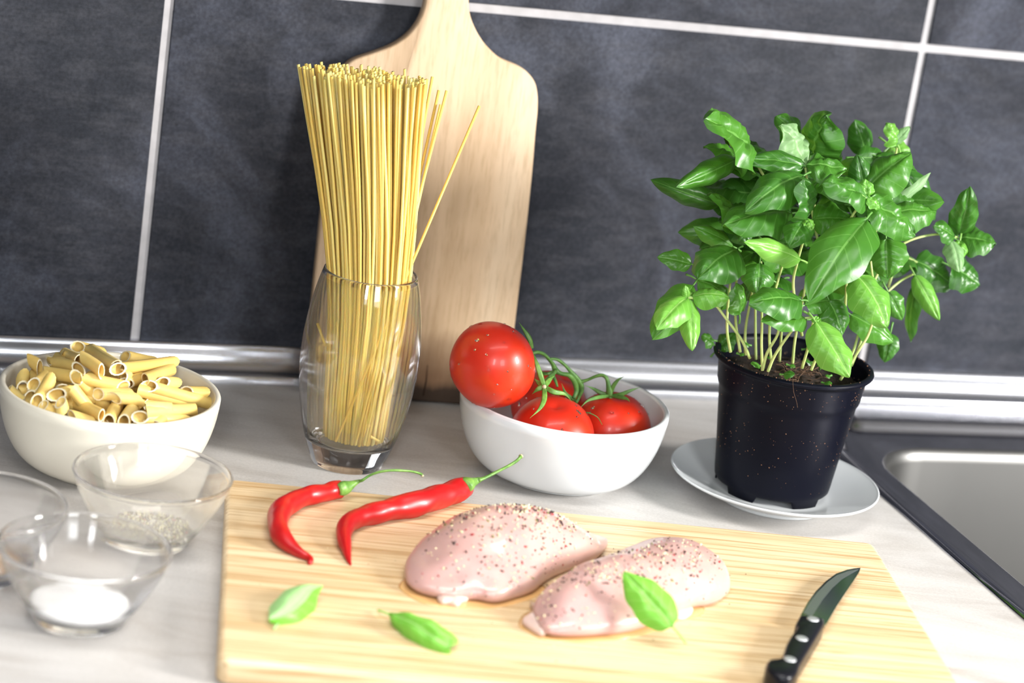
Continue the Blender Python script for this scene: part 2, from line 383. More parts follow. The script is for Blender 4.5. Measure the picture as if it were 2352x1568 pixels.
# steel sink: deck with lip, and the basin
sk = empty('kitchen_sink', (0, 0, 0), 'brushed stainless steel sink set into the worktop at the right', 'sink')
o_ = lambda e, z, r=0.022: rrect(SX0+e, SY0+e, SX1-e, SY1-e, max(r-e, 0.006), z, 8, 10)
BX0, BX1, BY0, BY1 = 0.5445, 1.0, -0.455, -0.122
b_ = lambda e, z, r=0.055: rrect(BX0+e, BY0+e, BX1-e, BY1-e, max(r-e, 0.03), z, 8, 10)
V, F = loops_mesh([o_(0.0005, -0.002), o_(0, 0.0004), o_(0.001, 0.0013), o_(0.003, 0.0021), o_(0.0055, 0.0026), o_(0.0075, 0.0027), o_(0.0090, 0.0025), o_(0.0105, 0.0022), o_(0.013, 0.0021),
                   b_(-0.003, 0.0020, 0.058), b_(-0.0008, 0.0016)], False, False)
o = mesh_obj('rim', V, F, M['steel'], sk); recalc(o)
t_ = lambda e, z: rrect(SX0+0.036+e, -0.090+e, SX1-0.03-e, -0.047-e*0.3, 0.014-e, z, 8, 10)
V, F = loops_mesh([t_(0, 0.0018), t_(0.001, 0.0024), t_(0.0030, 0.0048), t_(0.0055, 0.0078), t_(0.0075, 0.0094), t_(0.0095, 0.0100), t_(0.012, 0.0101)], False, True)  # ridge added on the deck, its front sloped to give a bright band
o = mesh_obj('glint_ridge', V, F, M['ridge_metal'], sk); recalc(o)
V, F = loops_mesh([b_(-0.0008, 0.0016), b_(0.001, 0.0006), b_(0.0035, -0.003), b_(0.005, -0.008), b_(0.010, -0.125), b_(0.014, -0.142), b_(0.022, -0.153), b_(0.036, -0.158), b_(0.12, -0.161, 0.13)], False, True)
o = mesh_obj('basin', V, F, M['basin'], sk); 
bm = bmesh.new(); bm.from_mesh(o.data); bmesh.ops.recalc_face_normals(bm, faces=bm.faces); bm.to_mesh(o.data); bm.free()

# unseen cupboard added above the frame to shade the back of the worktop
cab = empty('added_cabinet', (0.3, 0.0, 0.53), 'plain grey cupboard added out of view to shade the back of the worktop', 'shade_cabinet')
V, F = box_geo(-1.5, -0.38, 0.0, 1.5, 0.0, 0.6, 0.002); mesh_obj('body', V, F, M['shade_cabinet'], cab, smooth=False)
for k in range(5):
    V, F = box_geo(-1.498+0.6*k, -0.40, 0.002, -0.902+0.6*k, -0.3805, 0.598, 0.0015); mesh_obj('door', V, F, M['shade_cabinet'], cab, smooth=False)

# ================================================================== WOODEN PADDLE BOARD leaning on the wall
# its front plane: y = PA + PB*x + PC*z
PB, PC = -0.14, 0.085; PA = -0.049-PB*0.2
nrm = Vector((-PB, 1, -PC)).normalized()          # points to the wall
def onpad(x, y):
    v = ray(x, y); t = (PA + PB*CAM.x + PC*CAM.z - CAM.y)/(v.y-PB*v.x-PC*v.z); return CAM+v*t
right = [(1162, 931), (1166, 905), (1183, 749), (1206, 560), (1223, 400), (1230.6, 306), (1235.5, 255), (1235, 217), (1228, 189), (1210, 166), (1190, 153), (1149, 135), (1118, 107), (1098, 79), (1083, 46), (1077.5, 18), (1077.5, -10), (1082, -60), (1086, -120), (1082, -150), (1062, -172), (1040, -178)]
left = [(1005, -172), (988, -150), (982, -120), (980, -60), (979, -10), (974, 20), (963, 48), (945, 74), (922, 94), (894, 110), (853, 125), (815, 138), (794, 153), (776, 175), (766, 205), (757, 270), (752, 340), (742, 450), (731, 560), (715, 720), (700, 880), (698, 893)]
outl = [onpad(*p) for p in right+left]
for p in (outl[0], outl[-1]):                      # foot of the board stands on the worktop
    p.z = 0.0006; p.y = PA+PB*p.x+PC*p.z
pp = catmull(outl, 4)
org = Vector((0.2, PA+PB*0.2, 0))
TH = 0.0155
def padloop(depth, inset):
    L = []
    for i, p in enumerate(pp):
        t = (pp[(i+1) % len(pp)]-pp[i-1]).normalized(); L.append(p+nrm*depth+nrm.cross(t).normalized()*inset-org)
    return L
cen_ = sum(pp, Vector())/len(pp); t_ = (pp[21]-pp[19]).normalized(); s = 1 if nrm.cross(t_).dot(cen_-pp[20]) > 0 else -1
V, F = loops_mesh([padloop(0.0, 0.0016*s), padloop(0.0006, 0.0005*s), padloop(0.0018, 0), padloop(TH-0.0018, 0), padloop(TH-0.0006, 0.0005*s), padloop(TH, 0.0016*s)])
o = mesh_obj('paddle_board', V, F, M['maple']); o.location = org; recalc(o); o.data.set_sharp_from_angle(angle=0.9)
zmin = min(v.co.z for v in o.data.vertices); o.location.z -= zmin
tag(o, 'pale beech paddle board with a handle, leaning against the tiled wall behind the glass', 'cutting board')
# the drying crack at its foot
ca, cb = onpad(982, 838), onpad(973, 908); mid_ = (ca+cb)/2
V, F = tube_geo([ca-nrm*0.00005, mid_-nrm*0.0001+Vector((0.0006, 0, 0)), cb-nrm*0.0001], [0.0002, 0.0005, 0.0008], 6)
cr = mesh_obj('crack', V, F, simple('burnt_crack', (0.05, 0.025, 0.015), 0.9)); cr.parent = o; cr.matrix_parent_inverse = Matrix.Translation(o.location).inverted()
cr['label'] = 'dark drying crack at the foot of the board'

# ================================================================== GLASS TUMBLER
GX, GY = 0.1212, -0.1765
gl = [(0.0, 0.0008), (0.021, 0.0006), (0.0238, 0.0), (0.0252, 0.0012), (0.0268, 0.005), (0.0300, 0.0135), (0.0333, 0.024), (0.0368, 0.039), (0.0394, 0.055), (0.0407, 0.070), (0.0408, 0.084), (0.0397, 0.099), (0.0376, 0.114), (0.0349, 0.1275), (0.0324, 0.1368), (0.0319, 0.1381),
      (0.0312, 0.1388), (0.0304, 0.1381), (0.0303, 0.1366), (0.0332, 0.1270), (0.0360, 0.1136), (0.0382, 0.099), (0.0393, 0.084), (0.0392, 0.070), (0.0378, 0.055), (0.0351, 0.040), (0.0316, 0.0270), (0.0288, 0.0205), (0.0262, 0.0176), (0.0200, 0.0164), (0.0, 0.0160)]
def lathe_axis(name, prof, mat, n=96, parent=None):
    """closed solid of revolution whose profile starts and ends on the axis"""
    V, F = [Vector((0, 0, prof[0][1]))], []
    for r, z in prof[1:-1]:
        for k in range(n): V.append(Vector((r*math.cos(2*PI*k/n), r*math.sin(2*PI*k/n), z)))
    V.append(Vector((0, 0, prof[-1][1]))); m = len(prof)-2
    for k in range(n):
        F.append((0, 1+(k+1) % n, 1+k)); e = 1+(m-1)*n; F.append((len(V)-1, e+k, e+(k+1) % n))
        for i in range(m-1):
            a = 1+i*n+k; b2 = 1+i*n+(k+1) % n; F.append((a, b2, b2+n, a+n))
    o = mesh_obj(name, V, F, mat, parent); recalc(o); return o
def smooth_prof(p, m=4):
    q = catmull([Vector((r, z, 0)) for r, z in p], m); return [(max(v.x, 0.0), v.y) for v in q]
o = lathe_axis('drinking_glass', smooth_prof(gl, 3), M['glass'], 128); o.location = (GX, GY, 0.0)
tag(o, 'clear barrel-shaped drinking glass with a thick base, filled with spaghetti', 'glass')

# ================================================================== SPAGHETTI, every strand on its own
SR = 0.00101; SL = 0.2575
rnd = random.Random(3)
def put_strand(P, label=None, group='spaghetti strands in the glass'):
    P = [Vector(p) for p in P]; B = P[0]; Q = catmull(P, 4) if len(P) > 2 else P
    V, F = tube_geo([p-B for p in Q], [SR]*len(Q), 7)
    o = mesh_obj('spaghetti_strand', V, F, M['spag']); o.location = B
    return tag(o, label or 'straight yellow spaghetti strand in the dense bundle standing in the glass', 'pasta', group)
FLOOR = 0.0182; RIM = 0.1375
ex = Vector((RGT.x, RGT.y, 0)).normalized(); ey = Vector((-ex.y, ex.x, 0))
BC = Vector((0.1240, GY-0.0005, FLOOR)); MC = Vector((GX-0.0004, GY+0.002, RIM)); TC = Vector((0.0985, -0.180, 0.2735))
NS = 288; ga = PI*(3-math.sqrt(5))
for i in range(NS):
    rr = ((i+0.5)/NS)**0.42; th = i*ga; a, b2 = rr*math.cos(th), rr*math.sin(th)
    jx = 0.075*math.sin(a*9+1.3)+0.05*pnoise(Vector((a*5, b2*5, 1.5))); jy = 0.12*pnoise(Vector((a*4, b2*4, 7)))
    Bp = BC+ex*(a*0.0212)+ey*(b2*0.0175)
    ma, mb = a+jx*0.5+rnd.gauss(0, .03), b2+jy*0.5+rnd.gauss(0, .02); q = Vector((ma, mb)); 
    if q.length > 1: q.normalize()
    Mp = MC+ex*(q.x*0.0290)+ey*(q.y*0.0230)
    ta = a+jx+rnd.gauss(0, .035)
    if ta > 0.62: ta += 0.05
    Tp = TC+ex*(ta*0.0405)+ey*((b2+jy)*0.027)
    Tp.z += max(-0.006, min(0.0045, rnd.gauss(0, 0.0013)))
    put_strand([Bp, Mp, Tp])
# the strands that stand apart, placed one by one
def by_px(bx, by, tx, ty, yb, yt, label, zb=None):
    B = aty(bx, by, yb); T = aty(tx, ty, yt); return put_strand([B, T], label, None)
by_px(772, 1012, 1101, 243, -0.2018, -0.179, 'single spaghetti strand leaning far out to the right over the paddle board')
by_px(815, 1022, 1026, 208, -0.2022, -0.174, 'rightmost of the four loose spaghetti strands just right of the bundle')
by_px(836, 1020, 1012, 240, -0.2015, -0.172, 'shortest of the four loose spaghetti strands just right of the bundle')
by_px(824, 1026, 1008, 207, -0.2005, -0.168, 'third of the four loose spaghetti strands just right of the bundle')
by_px(842, 1024, 993, 176, -0.2010, -0.170, 'tallest of the four loose spaghetti strands just right of the bundle')
for kk, (bx, tx, ty) in enumerate([(800, 842, 204), (806, 850, 207), (860, 822, 196), (780, 875, 190), (862, 905, 186)]):
    pass
by_px(748, 795, 729, 741, -0.168, -0.163, 'short broken spaghetti piece sticking out left inside the glass')
by_px(850, 1002, 869, 1013, -0.1985, -0.196, 'tiny broken spaghetti piece lying low in the front of the glass')

# ================================================================== BOWLS
def bowl_prof(R, H, rf, foot=0.003, th=0.0042):
    out = [(0.0, foot*0.5), (rf-0.006, foot*0.5), (rf-0.004, 0.0), (rf-0.001, 0.0), (rf, 0.001), (rf+0.0006, foot)]
    r0 = rf+0.0006
    for k in range(1, 15):
        t = k/14*PI/2*0.94; out.append((r0+(R-r0)*math.sin(t)**0.96/math.sin(PI/2*0.94)**0.96, foot+(H-foot-0.0015)*(1-math.cos(t))/(1-math.cos(PI/2*0.94))))
    top = []
    for k in range(6):
        a = PI*k/6; top.append((R-th/2+th/2*math.cos(a), H-0.0015+0.0016*math.sin(a)))
    inn = []
    r1 = rf-0.004; Ri = R-th
    for k in range(14, -1, -1):
        t = k/14*PI/2*0.94; inn.append((r1+(Ri-r1)*math.sin(t)**0.96/math.sin(PI/2*0.94)**0.96, foot+th*0.8+(H-foot-th*0.8-0.002)*(1-math.cos(t))/(1-math.cos(PI/2*0.94))))
    return out+top+inn+[(r1*0.5, foot+th*0.7), (0.0, foot+th*0.7)]
WX, WY, WR, WH = 0.2695, -0.1905, 0.0742, 0.0575
o = lathe_axis('tomato_bowl', bowl_prof(WR, WH, 0.0425), M['white'], 128); o.location = (WX, WY, 0.0002)
tag(o, 'glossy white porcelain bowl holding the tomatoes', 'bowl')
PX, PY, PR, PH = -0.0505, -0.1955, 0.0721, 0.0565
o = lathe_axis('pasta_bowl', bowl_prof(PR, PH, 0.0425), M['cream'], 128); o.location = (PX, PY, 0.0002)
tag(o, 'cream-coloured stoneware bowl heaped with penne at the left', 'bowl')

# ================================================================== PENNE
def penne_mesh(name, L, R, slant, bendk=0.0):
    n = 28; wall_ = 0.0009; rings = []
    def ring(r, xfun, dz=0):
        L_ = []
        for k in range(n):
            a = 2*PI*k/n; L_.append(Vector((xfun(a), r*math.cos(a), r*math.sin(a))))
        return L_
    sl = slant*R
    Vv = []; loops = []
    rib = lambda k, r: r*(1+(0.030 if k % 2 else -0.020))
    def mk(r, x, ribbed=False):
        Lp = []
        for k in range(n):
            a = 2*PI*k/n; rr = rib(k, r) if ribbed else r
            xx = x*(L/2) + (sl*math.sin(a))*1.0*(rr/R)
            Lp.append(Vector((xx, rr*math.cos(a), rr*math.sin(a)+bendk*(xx/(L/2))**2)))
        return Lp
    loops = [mk(R, -1, True), mk(R, -0.9, True), mk(R*0.985, -0.4, True), mk(R*0.985, 0.4, True), mk(R, 0.9, True), mk(R, 1, True), mk(R-wall_, 1), mk(R-wall_, 0.4), mk(R-wall_, -0.4), mk(R-wall_, -1)]
    V, F = loops_mesh(loops, False, False)
    m = len(loops); fm = []
    for i in range(m-1):
        fm += [1 if i == 5 else 0]*n
    for j in range(n): F.append(((m-1)*n+j, (m-1)*n+(j+1) % n, (j+1) % n, j)); fm.append(1)
    o = mesh_obj(name, V, F, None, mats=[M['penne'], M['penne_end']], fmat=fm); recalc(o); o.data.set_sharp_from_angle(angle=0.9); return o
PRD = 0.0042
pen_protos = {}
def put_penne(A, B, roll, label, group=None):
    L = (B-A).length; key = round(L*1000/4)
    if key not in pen_protos:
        o = penne_mesh('penne', key*0.004-0.005, PRD, 1.0, 0.0006); pen_protos[key] = o
    else: o = pen_protos[key].copy(); COL.objects.link(o)
    d = (B-A).normalized(); z0 = Vector((0, 0, 1)); y = z0.cross(d).normalized(); z = d.cross(y)
    Rm = Matrix((d, y, z)).transposed() @ Matrix.Rotation(roll, 3, 'X')
    o.rotation_mode = 'QUATERNION'; o.rotation_quaternion = Rm.to_quaternion(); o.location = (A+B)/2
    tag(o, label, 'pasta', group); return o
def heap_z(p): 
    d = math.hypot(p.x-PX, p.y-PY)/PR; return 0.0435+0.0270*max(0, 1-d*d)
def on_heap(zx, zy, dz):
    x, y = zx/3.734, 740+zy/3.734; p = at(x, y, 0.06)
    for _ in range(8): p = at(x, y, heap_z(p)+dz)
    d = lambda: math.hypot(p.x-PX, p.y-PY)
    while d() > 0.058 and p.y > PY and p.z < 0.085: p = at(x, y, p.z+0.001)       # keep the tubes inside the bowl
    while d() > 0.060 and p.y < PY and p.z > 0.030: p = at(x, y, p.z-0.001)
    return p
PEN = [  # zoom coords of both ends, height above the heap, roll, label
    (640, 205, 860, 262, .004, 1.2, 'penne tube at the very top of the heap with its open end facing left'),
    (760, 225, 1010, 385, .006, 0.3, 'penne tube sloping down right just behind the one with the largest open end'),
    (690, 285, 900, 430, .009, 2.2, 'penne tube high on the heap with a large open end facing right'),
    (240, 305, 370, 400, .004, 2.4, 'penne tube at the upper left near the back rim, open end up'),
    (540, 268, 690, 330, .002, 1.0, 'penne tube behind the top of the heap, little more than its open end showing'),
    (405, 330, 520, 350, .000, 0.5, 'penne tube at the back left mostly covered by its neighbours'),
    (470, 338, 690, 400, .004, 3.3, 'penne tube left of the summit with a small round open end facing left'),
    (350, 425, 720, 480, .004, 1.5, 'long penne tube across the left middle with a pointed left end'),
    (640, 455, 900, 705, .007, 1.9, 'penne tube sloping down right through the middle of the heap'),
    (720, 480, 1095, 560, .004, 4.7, 'penne tube in the middle of the heap ending in an arched open end at right'),
    (990, 405, 1475, 345, .006, 0.9, 'long penne tube lying across the back right of the heap'),
    (1240, 490, 1495, 395, .003, 4.4, 'penne tube at the back right with an arched open end facing front left'),
    (1120, 475, 1010, 450, .001, 1.8, 'short-looking penne tube with a round open end facing the front, right of the summit'),
    (1520, 515, 1370, 520, .002, 2.6, 'penne tube near the right rim with an oval open end facing right'),
    (1240, 540, 1810, 700, .002, 1.0, 'long penne tube sloping to the right rim, the rearmost of two parallel ones'),
    (1160, 575, 1740, 715, .004, 4.6, 'long penne tube sloping to the right rim, the nearer of two parallel ones'),
    (1560, 600, 1760, 605, -.004, 1.1, 'penne tube tucked under others at the right rim'),
    (820, 615, 1120, 615, .000, 1.3, 'penne tube lying level in the middle of the heap'),
    (268, 550, 380, 480, .002, 0.6, 'penne tube at the left with a round open end, above a pair of others'),
    (190, 600, 190, 460, -.001, 0.4, 'upright-looking penne tube at the far left with its open end down'),
    (250, 665, 330, 560, -.004, 0.3, 'penne tube at the left squeezed between two open-ended ones'),
    (308, 700, 430, 500, .004, 0.2, 'penne tube leaning up to the right, open end at the left front rim'),
    (50, 560, 210, 710, -.004, 1.0, 'leftmost penne tube along the left rim of the cream bowl'),
    (620, 588, 470, 625, .003, 2.0, 'penne tube in the left middle with a round open end facing right'),
    (520, 655, 545, 810, .001, 1.0, 'short penne tube standing toward the front rim, left of centre'),
    (580, 790, 850, 885, .001, 1.9, 'penne tube at the front rim with an oval open end on its upper left'),
    (625, 680, 895, 805, .006, 1.5, 'penne tube at the front sloping down right with ribbed side'),
    (1010, 690, 925, 860, .002, 3.6, 'narrow-looking penne tube at the front rim beside a wider one'),
    (1190, 660, 1050, 865, .004, 3.4, 'penne tube at the front centre with its open end on the rim'),
    (1250, 725, 1500, 740, .000, 4.2, 'penne tube at the right front with a slanted left tip, under the long pair'),
    (1160, 810, 1600, 850, .001, 1.2, 'long pointed penne tube along the front right rim'),
    (1240, 770, 1710, 745, .001, 4.2, 'penne tube at the right front with a slanted white cut on its right'),
    (1415, 830, 1270, 900, .003, 1.5, 'penne tube at the front right rim with a flat oval open end facing up'),
    (480, 300, 640, 420, -.002, 1.5, 'penne tube buried behind the small round open end left of the summit'),
    (1060, 520, 1250, 470, -.003, 2.0, 'penne tube wedged between the right-hand open ends'),
    (940, 640, 1230, 660, -.003, 2.0, 'penne tube under the level one in the middle of the heap'),
    (360, 700, 480, 830, -.002, 1.0, 'penne tube showing only a sliver at the left front rim'),
    (1050, 290, 1330, 350, -.001, 1.0, 'penne tube at the back behind the long right-hand one'),
    (230, 440, 480, 540, -.005, 1.0, 'penne tube buried at the left behind the round open ends'),
]
for (x1, y1, x2, y2, dz, roll, lab) in PEN:
    put_penne(on_heap(x1, y1, dz-0.001), on_heap(x2, y2, dz-0.001), roll, lab)
rp = random.Random(11)
for k in range(34):                                # the lower layers of the heap
    for _ in range(60):
        a = rp.uniform(0, 6.28); rr = PR*math.sqrt(rp.random())*0.72; c = Vector((PX+rr*math.cos(a), PY+rr*math.sin(a), 0))
        lay = k % 3; c.z = (heap_z(c)-0.013-0.010*lay)
        d = Vector((math.cos(rp.uniform(0, 6.28)), math.sin(rp.uniform(0, 6.28)), rp.uniform(-.2, .2))).normalized()
        A, B = c-d*0.021, c+d*0.021
        ok = all(math.hypot(q.x-PX, q.y-PY) < PR*math.sqrt(max(0.02, min(1, (q.z-0.004)/0.054)))**0.9-0.006 for q in (A, B))
        if ok: put_penne(A, B, rp.uniform(0, 6), 'penne tube buried in the lower layers of the cream bowl', 'penne under the top layer'); break

# ================================================================== TOMATOES
def tomato(C, R, axis, label, calyx=True, seed=0):
    e = empty('tomato', C, label, 'tomato', 'tomatoes in the white bowl')
    q = Vector(axis).to_track_quat('Z', 'Y').to_matrix()
    n, m = 64, 40; V = []; F = []
    for i in range(m+1):
        ph = PI*i/m
        for k in range(n):
            th = 2*PI*k/n; lob = 1+0.012*math.cos(5*th+seed)*math.sin(ph)
            rr = R*math.sin(ph)*lob; z = R*0.93*math.cos(ph)
            if ph < 0.6: z -= R*0.12*(1-ph/0.6)**2
            V.append(q @ Vector((rr*math.cos(th), rr*math.sin(th), z)))
    for i in range(m):
        for k in range(n):
            a = i*n+k; b2 = i*n+(k+1) % n
            if i == 0: F.append((a, a+n, b2+n))
            elif i == m-1: F.append((a, a+n, b2))
            else: F.append((a, a+n, b2+n, b2))
    o = mesh_obj('skin', V, F, M['tomato'], e); 
    bm = bmesh.new(); bm.from_mesh(o.data); bmesh.ops.remove_doubles(bm, verts=bm.verts, dist=1e-6); bmesh.ops.recalc_face_normals(bm, faces=bm.faces); bm.to_mesh(o.data); bm.free(); o.data.shade_smooth()
    rd = random.Random(seed+5); parts = []
    for k in range(60):
        d = Vector((rd.gauss(0, 1), rd.gauss(0, 1), rd.gauss(0.2, 1))).normalized()
        if d.dot(FWD) > 0.3 or abs(d.dot(q @ Vector((0, 0, 1)))) > 0.85: continue
        r = rd.choice([.0005, .0006, .0008, .0010, .0014]); zt = q.inverted() @ d
        rad = 1/math.sqrt((zt.x**2+zt.y**2)/(R*R)+(zt.z**2)/(R*0.93)**2)
        c = d*(rad); t1 = d.orthogonal().normalized(); t2 = d.cross(t1); loops = []
        for i2 in range(4):
            a = i2/4*PI/2; loops.append([c+(t1*math.cos(2*PI*j/8)*rd.uniform(.95, 1.1)+t2*math.sin(2*PI*j/8)*1.2)*(r*math.cos(a))+d*(r*0.6*math.sin(a)) for j in range(8)])
        parts.append(loops_mesh(loops))
    V, F = join_geo(parts); w_ = mesh_obj('water_droplets', V, F, M['water'], e); w_['kind'] = 'stuff'; w_['label'] = 'clear water droplets on the skin'
    return e
def sepal(name, P, w, parent, mat):
    """a tapering leaf-like blade along world points P"""
    o0 = parent.location if parent else Vector()
    Q = catmull([Vector(p) for p in P], 5); n = len(Q); V = []; F = []
    for i, p in enumerate(Q):
        t = i/(n-1); T = (Q[min(i+1, n-1)]-Q[max(i-1, 0)]).normalized(); s_ = T.cross(-FWD).normalized(); nn = s_.cross(T)
        ww = w*(math.sin(PI*min(1, t*0.85+0.18)))**0.7*(1-t**3)+0.00008
        for a, hgt in ((-1, 0), (-.5, .25), (0, .12), (.5, .25), (1, 0), (.5, -.2), (-.5, -.2)):
            V.append(p-o0+s_*(ww*a)+nn*(ww*hgt))
    for i in range(n-1):
        for k in range(7): a = i*7+k; b2 = i*7+(k+1) % 7; F.append((a, b2, b2+7, a+7))
    return (V, F)
def calyx(e, pts_list, w, center=None, cr=0.0016):
    parts = [sepal('s', P, w, e, None) for P in pts_list]
    if center is not None:
        c = Vector(center)-e.location
        parts.append(tube_geo([c-Vector((0, 0, .0012)), c, c+(-FWD)*0.001], [cr, cr, cr*0.6], 8))
    V, F = join_geo(parts); o = mesh_obj('calyx', V, F, M['calyx'] if w > 0.0016 else M['vine'], e); recalc(o); return o
TR = 0.0298
t1_ = tomato(aty(1131, 838, -0.207), 0.0302, (0.75, 0.55, 0.35), 'large red tomato perched on the left rim of the white bowl', seed=1)
t2_ = tomato(aty(1267, 1003, -0.217), 0.0300, (-0.12, -0.25, 0.95), 'red tomato front middle in the white bowl, a star of green sepals on top', seed=2)
t3_ = tomato(aty(1405, 984, -0.190), 0.0282, (-0.02, -0.05, 1.0), 'red tomato at the right in the white bowl with its stem still attached', seed=3)
t4_ = tomato(aty(1262, 935, -0.152), 0.0280, (0.25, -0.1, 0.9), 'red tomato mostly hidden at the back of the white bowl under the vine', seed=4)
calyx(t1_, [[aty(1222, 800, -.190), aty(1216, 778, -.186), aty(1204, 758, -.184), aty(1192, 740, -.184)],
            [aty(1222, 812, -.190), aty(1232, 840, -.196), aty(1238, 862, -.203)]], 0.0017)
c2 = aty(1250, 888, -.226)
calyx(t2_, [[c2, aty(1240, 858, -.224), aty(1231, 830, -.220), aty(1224, 810, -.214)],
            [c2, aty(1250, 915, -.236), aty(1240, 938, -.243), aty(1217, 960, -.2475)],
            [c2, aty(1272, 900, -.232), aty(1297, 905, -.230), aty(1314, 922, -.234)],
            [c2, aty(1236, 893, -.226), aty(1222, 905, -.224)],
            [c2, aty(1262, 872, -.218), aty(1275, 862, -.212)],
            [c2, aty(1238, 880, -.219), aty(1226, 868, -.215)]], 0.0019, c2, 0.0024)
sc_ = mesh_obj('stalk_scar', *tube_geo([c2-t2_.location-FWD*0.0005, c2-t2_.location-FWD*0.0026], [0.0017, 0.0012], 8), M['stalk_end'], t2_); sc_['label'] = 'pale dry stalk scar'
c3 = aty(1402, 909, -.194)
calyx(t3_, [[c3, aty(1408, 888, -.196), aty(1420, 872, -.198), aty(1434, 864, -.200)],
            [c3, aty(1425, 906, -.200), aty(1450, 896, -.203), aty(1472, 889, -.203)],
            [c3, aty(1375, 912, -.205), aty(1350, 920, -.212), aty(1333, 936, -.216)],
            [c3, aty(1380, 902, -.190), aty(1362, 892, -.189), aty(1342, 884, -.189)],
            [c3, aty(1425, 912, -.204), aty(1440, 916, -.209), aty(1447, 923, -.2125)]], 0.0015, c3, 0.0019)
calyx(t4_, [[aty(1320, 918, -.185), aty(1326, 930, -.190)], [aty(1320, 918, -.185), aty(1300, 905, -.186), aty(1290, 880, -.186)]], 0.0015)
vn = empty('tomato_vine', aty(1305, 865, -.185), 'dark green knotty tomato vine joining the tomatoes in the white bowl', 'vine')
def vt(name, pts, R): 
    P = [aty(*p)-vn.location for p in pts]; return tube(name, P, R, M['vine'], vn, n=9, m=6, noise_amp=0.35)
vt('stem', [(1222, 812, -.192), (1236, 809, -.190), (1252, 815, -.187), (1268, 834, -.186), (1276, 850, -.185), (1290, 858, -.186), (1306, 861, -.186), (1318, 874, -.185), (1325, 895, -.184), (1318, 915, -.186)], [.0013, .0012, .0012, .0013, .0019, .0015, .0019, .0018, .0017, .0015])
vt('stem', [(1262, 824, -.186), (1280, 826, -.184), (1298, 838, -.183), (1313, 855, -.184), (1330, 876, -.184), (1336, 893, -.184), (1330, 912, -.184), (1323, 925, -.185)], [.0011, .0011, .0012, .0016, .0020, .0019, .0013, .0011])
vt('stem', [(1332, 878, -.184), (1350, 872, -.186), (1370, 863, -.189), (1384, 861, -.191), (1394, 869, -.193), (1398, 886, -.194), (1401, 909, -.194)], [.0016, .0012, .0012, .0013, .0015, .0018, .0023])
vt('stem', [(1248, 880, -.222), (1262, 866, -.208), (1276, 852, -.190)], [.0014, .0013, .0015])
vt('sprig', [(1276, 852, -.185), (1258, 858, -.186), (1243, 856, -.190), (1238, 848, -.194)], [.0014, .0011, .0012, .0005])
vt('sprig', [(1270, 862, -.189), (1276, 876, -.192), (1280, 888, -.195)], [.0013, .0012, .0008])
vt('sprig', [(1338, 948, -.2185), (1352, 948, -.2215), (1372, 958, -.2235), (1383, 975, -.2215)], [.0004, .0004, .0003, .0002])

# ================================================================== SAUCER
BXc, BYc = 0.4228, -0.2245
sau = [(0.0, 0.003), (0.036, 0.003), (0.0385, 0.0), (0.0405, 0.0), (0.0415, 0.0012), (0.043, 0.0042), (0.055, 0.0078), (0.066, 0.0121), (0.0735, 0.0158), (0.0748, 0.0168), (0.0750, 0.0176), (0.0742, 0.0181), (0.0728, 0.0174), (0.065, 0.0144), (0.055, 0.0107), (0.045, 0.0076), (0.038, 0.0064), (0.025, 0.0060), (0.0, 0.0060)]
o = lathe_axis('saucer', smooth_prof(sau, 3), M['white'], 128); o.location = (BXc, BYc-0.004, 0.0002)
tag(o, 'shallow white porcelain saucer under the basil pot', 'saucer')

# ================================================================== POTTED BASIL
pl = empty('potted_basil', (BXc, BYc, 0.0066), 'bushy green basil plant in a black plastic nursery pot on a white saucer', 'plant')
PO = Vector(pl.location)
def potfn(p, t):
    if p.z < 0.004 and math.hypot(p.x, p.y) > 0.034:           # notched foot ring
        w_ = (t*5/(2*PI)+0.27) % 1.0
        p = p.copy(); p.z = 0.0 if w_ < 0.45 else 0.0048
    return p
pp_ = [(0.0388, 0.0), (0.0400, 0.0), (0.0403, 0.0052), (0.0412, 0.0062), (0.0418, 0.0100), (0.0440, 0.030), (0.0465, 0.050), (0.0487, 0.068), (0.0492, 0.0725), (0.0505, 0.0745), (0.0512, 0.0775), (0.0528, 0.0910), (0.0535, 0.0935), (0.0556, 0.0940), (0.0568, 0.0948), (0.0572, 0.0962), (0.0566, 0.0975), (0.0548, 0.0980),
       (0.0530, 0.0974), (0.0520, 0.0945), (0.0500, 0.0775), (0.0478, 0.070), (0.0405, 0.012), (0.0395, 0.0068)]
o = lathe('pot', [(r, z) for r, z in pp_], M['pot'], pl, 120, fn=potfn, cap1=False, closed_prof=False)
V, F = loops_mesh([[Vector((r*math.cos(2*PI*k/60), r*math.sin(2*PI*k/60), z)) for k in range(60)] for r, z in ((0.0396, 0.0055), (0.0400, 0.0075))])
o = mesh_obj('pot_base', V, F, M['pot'], pl)
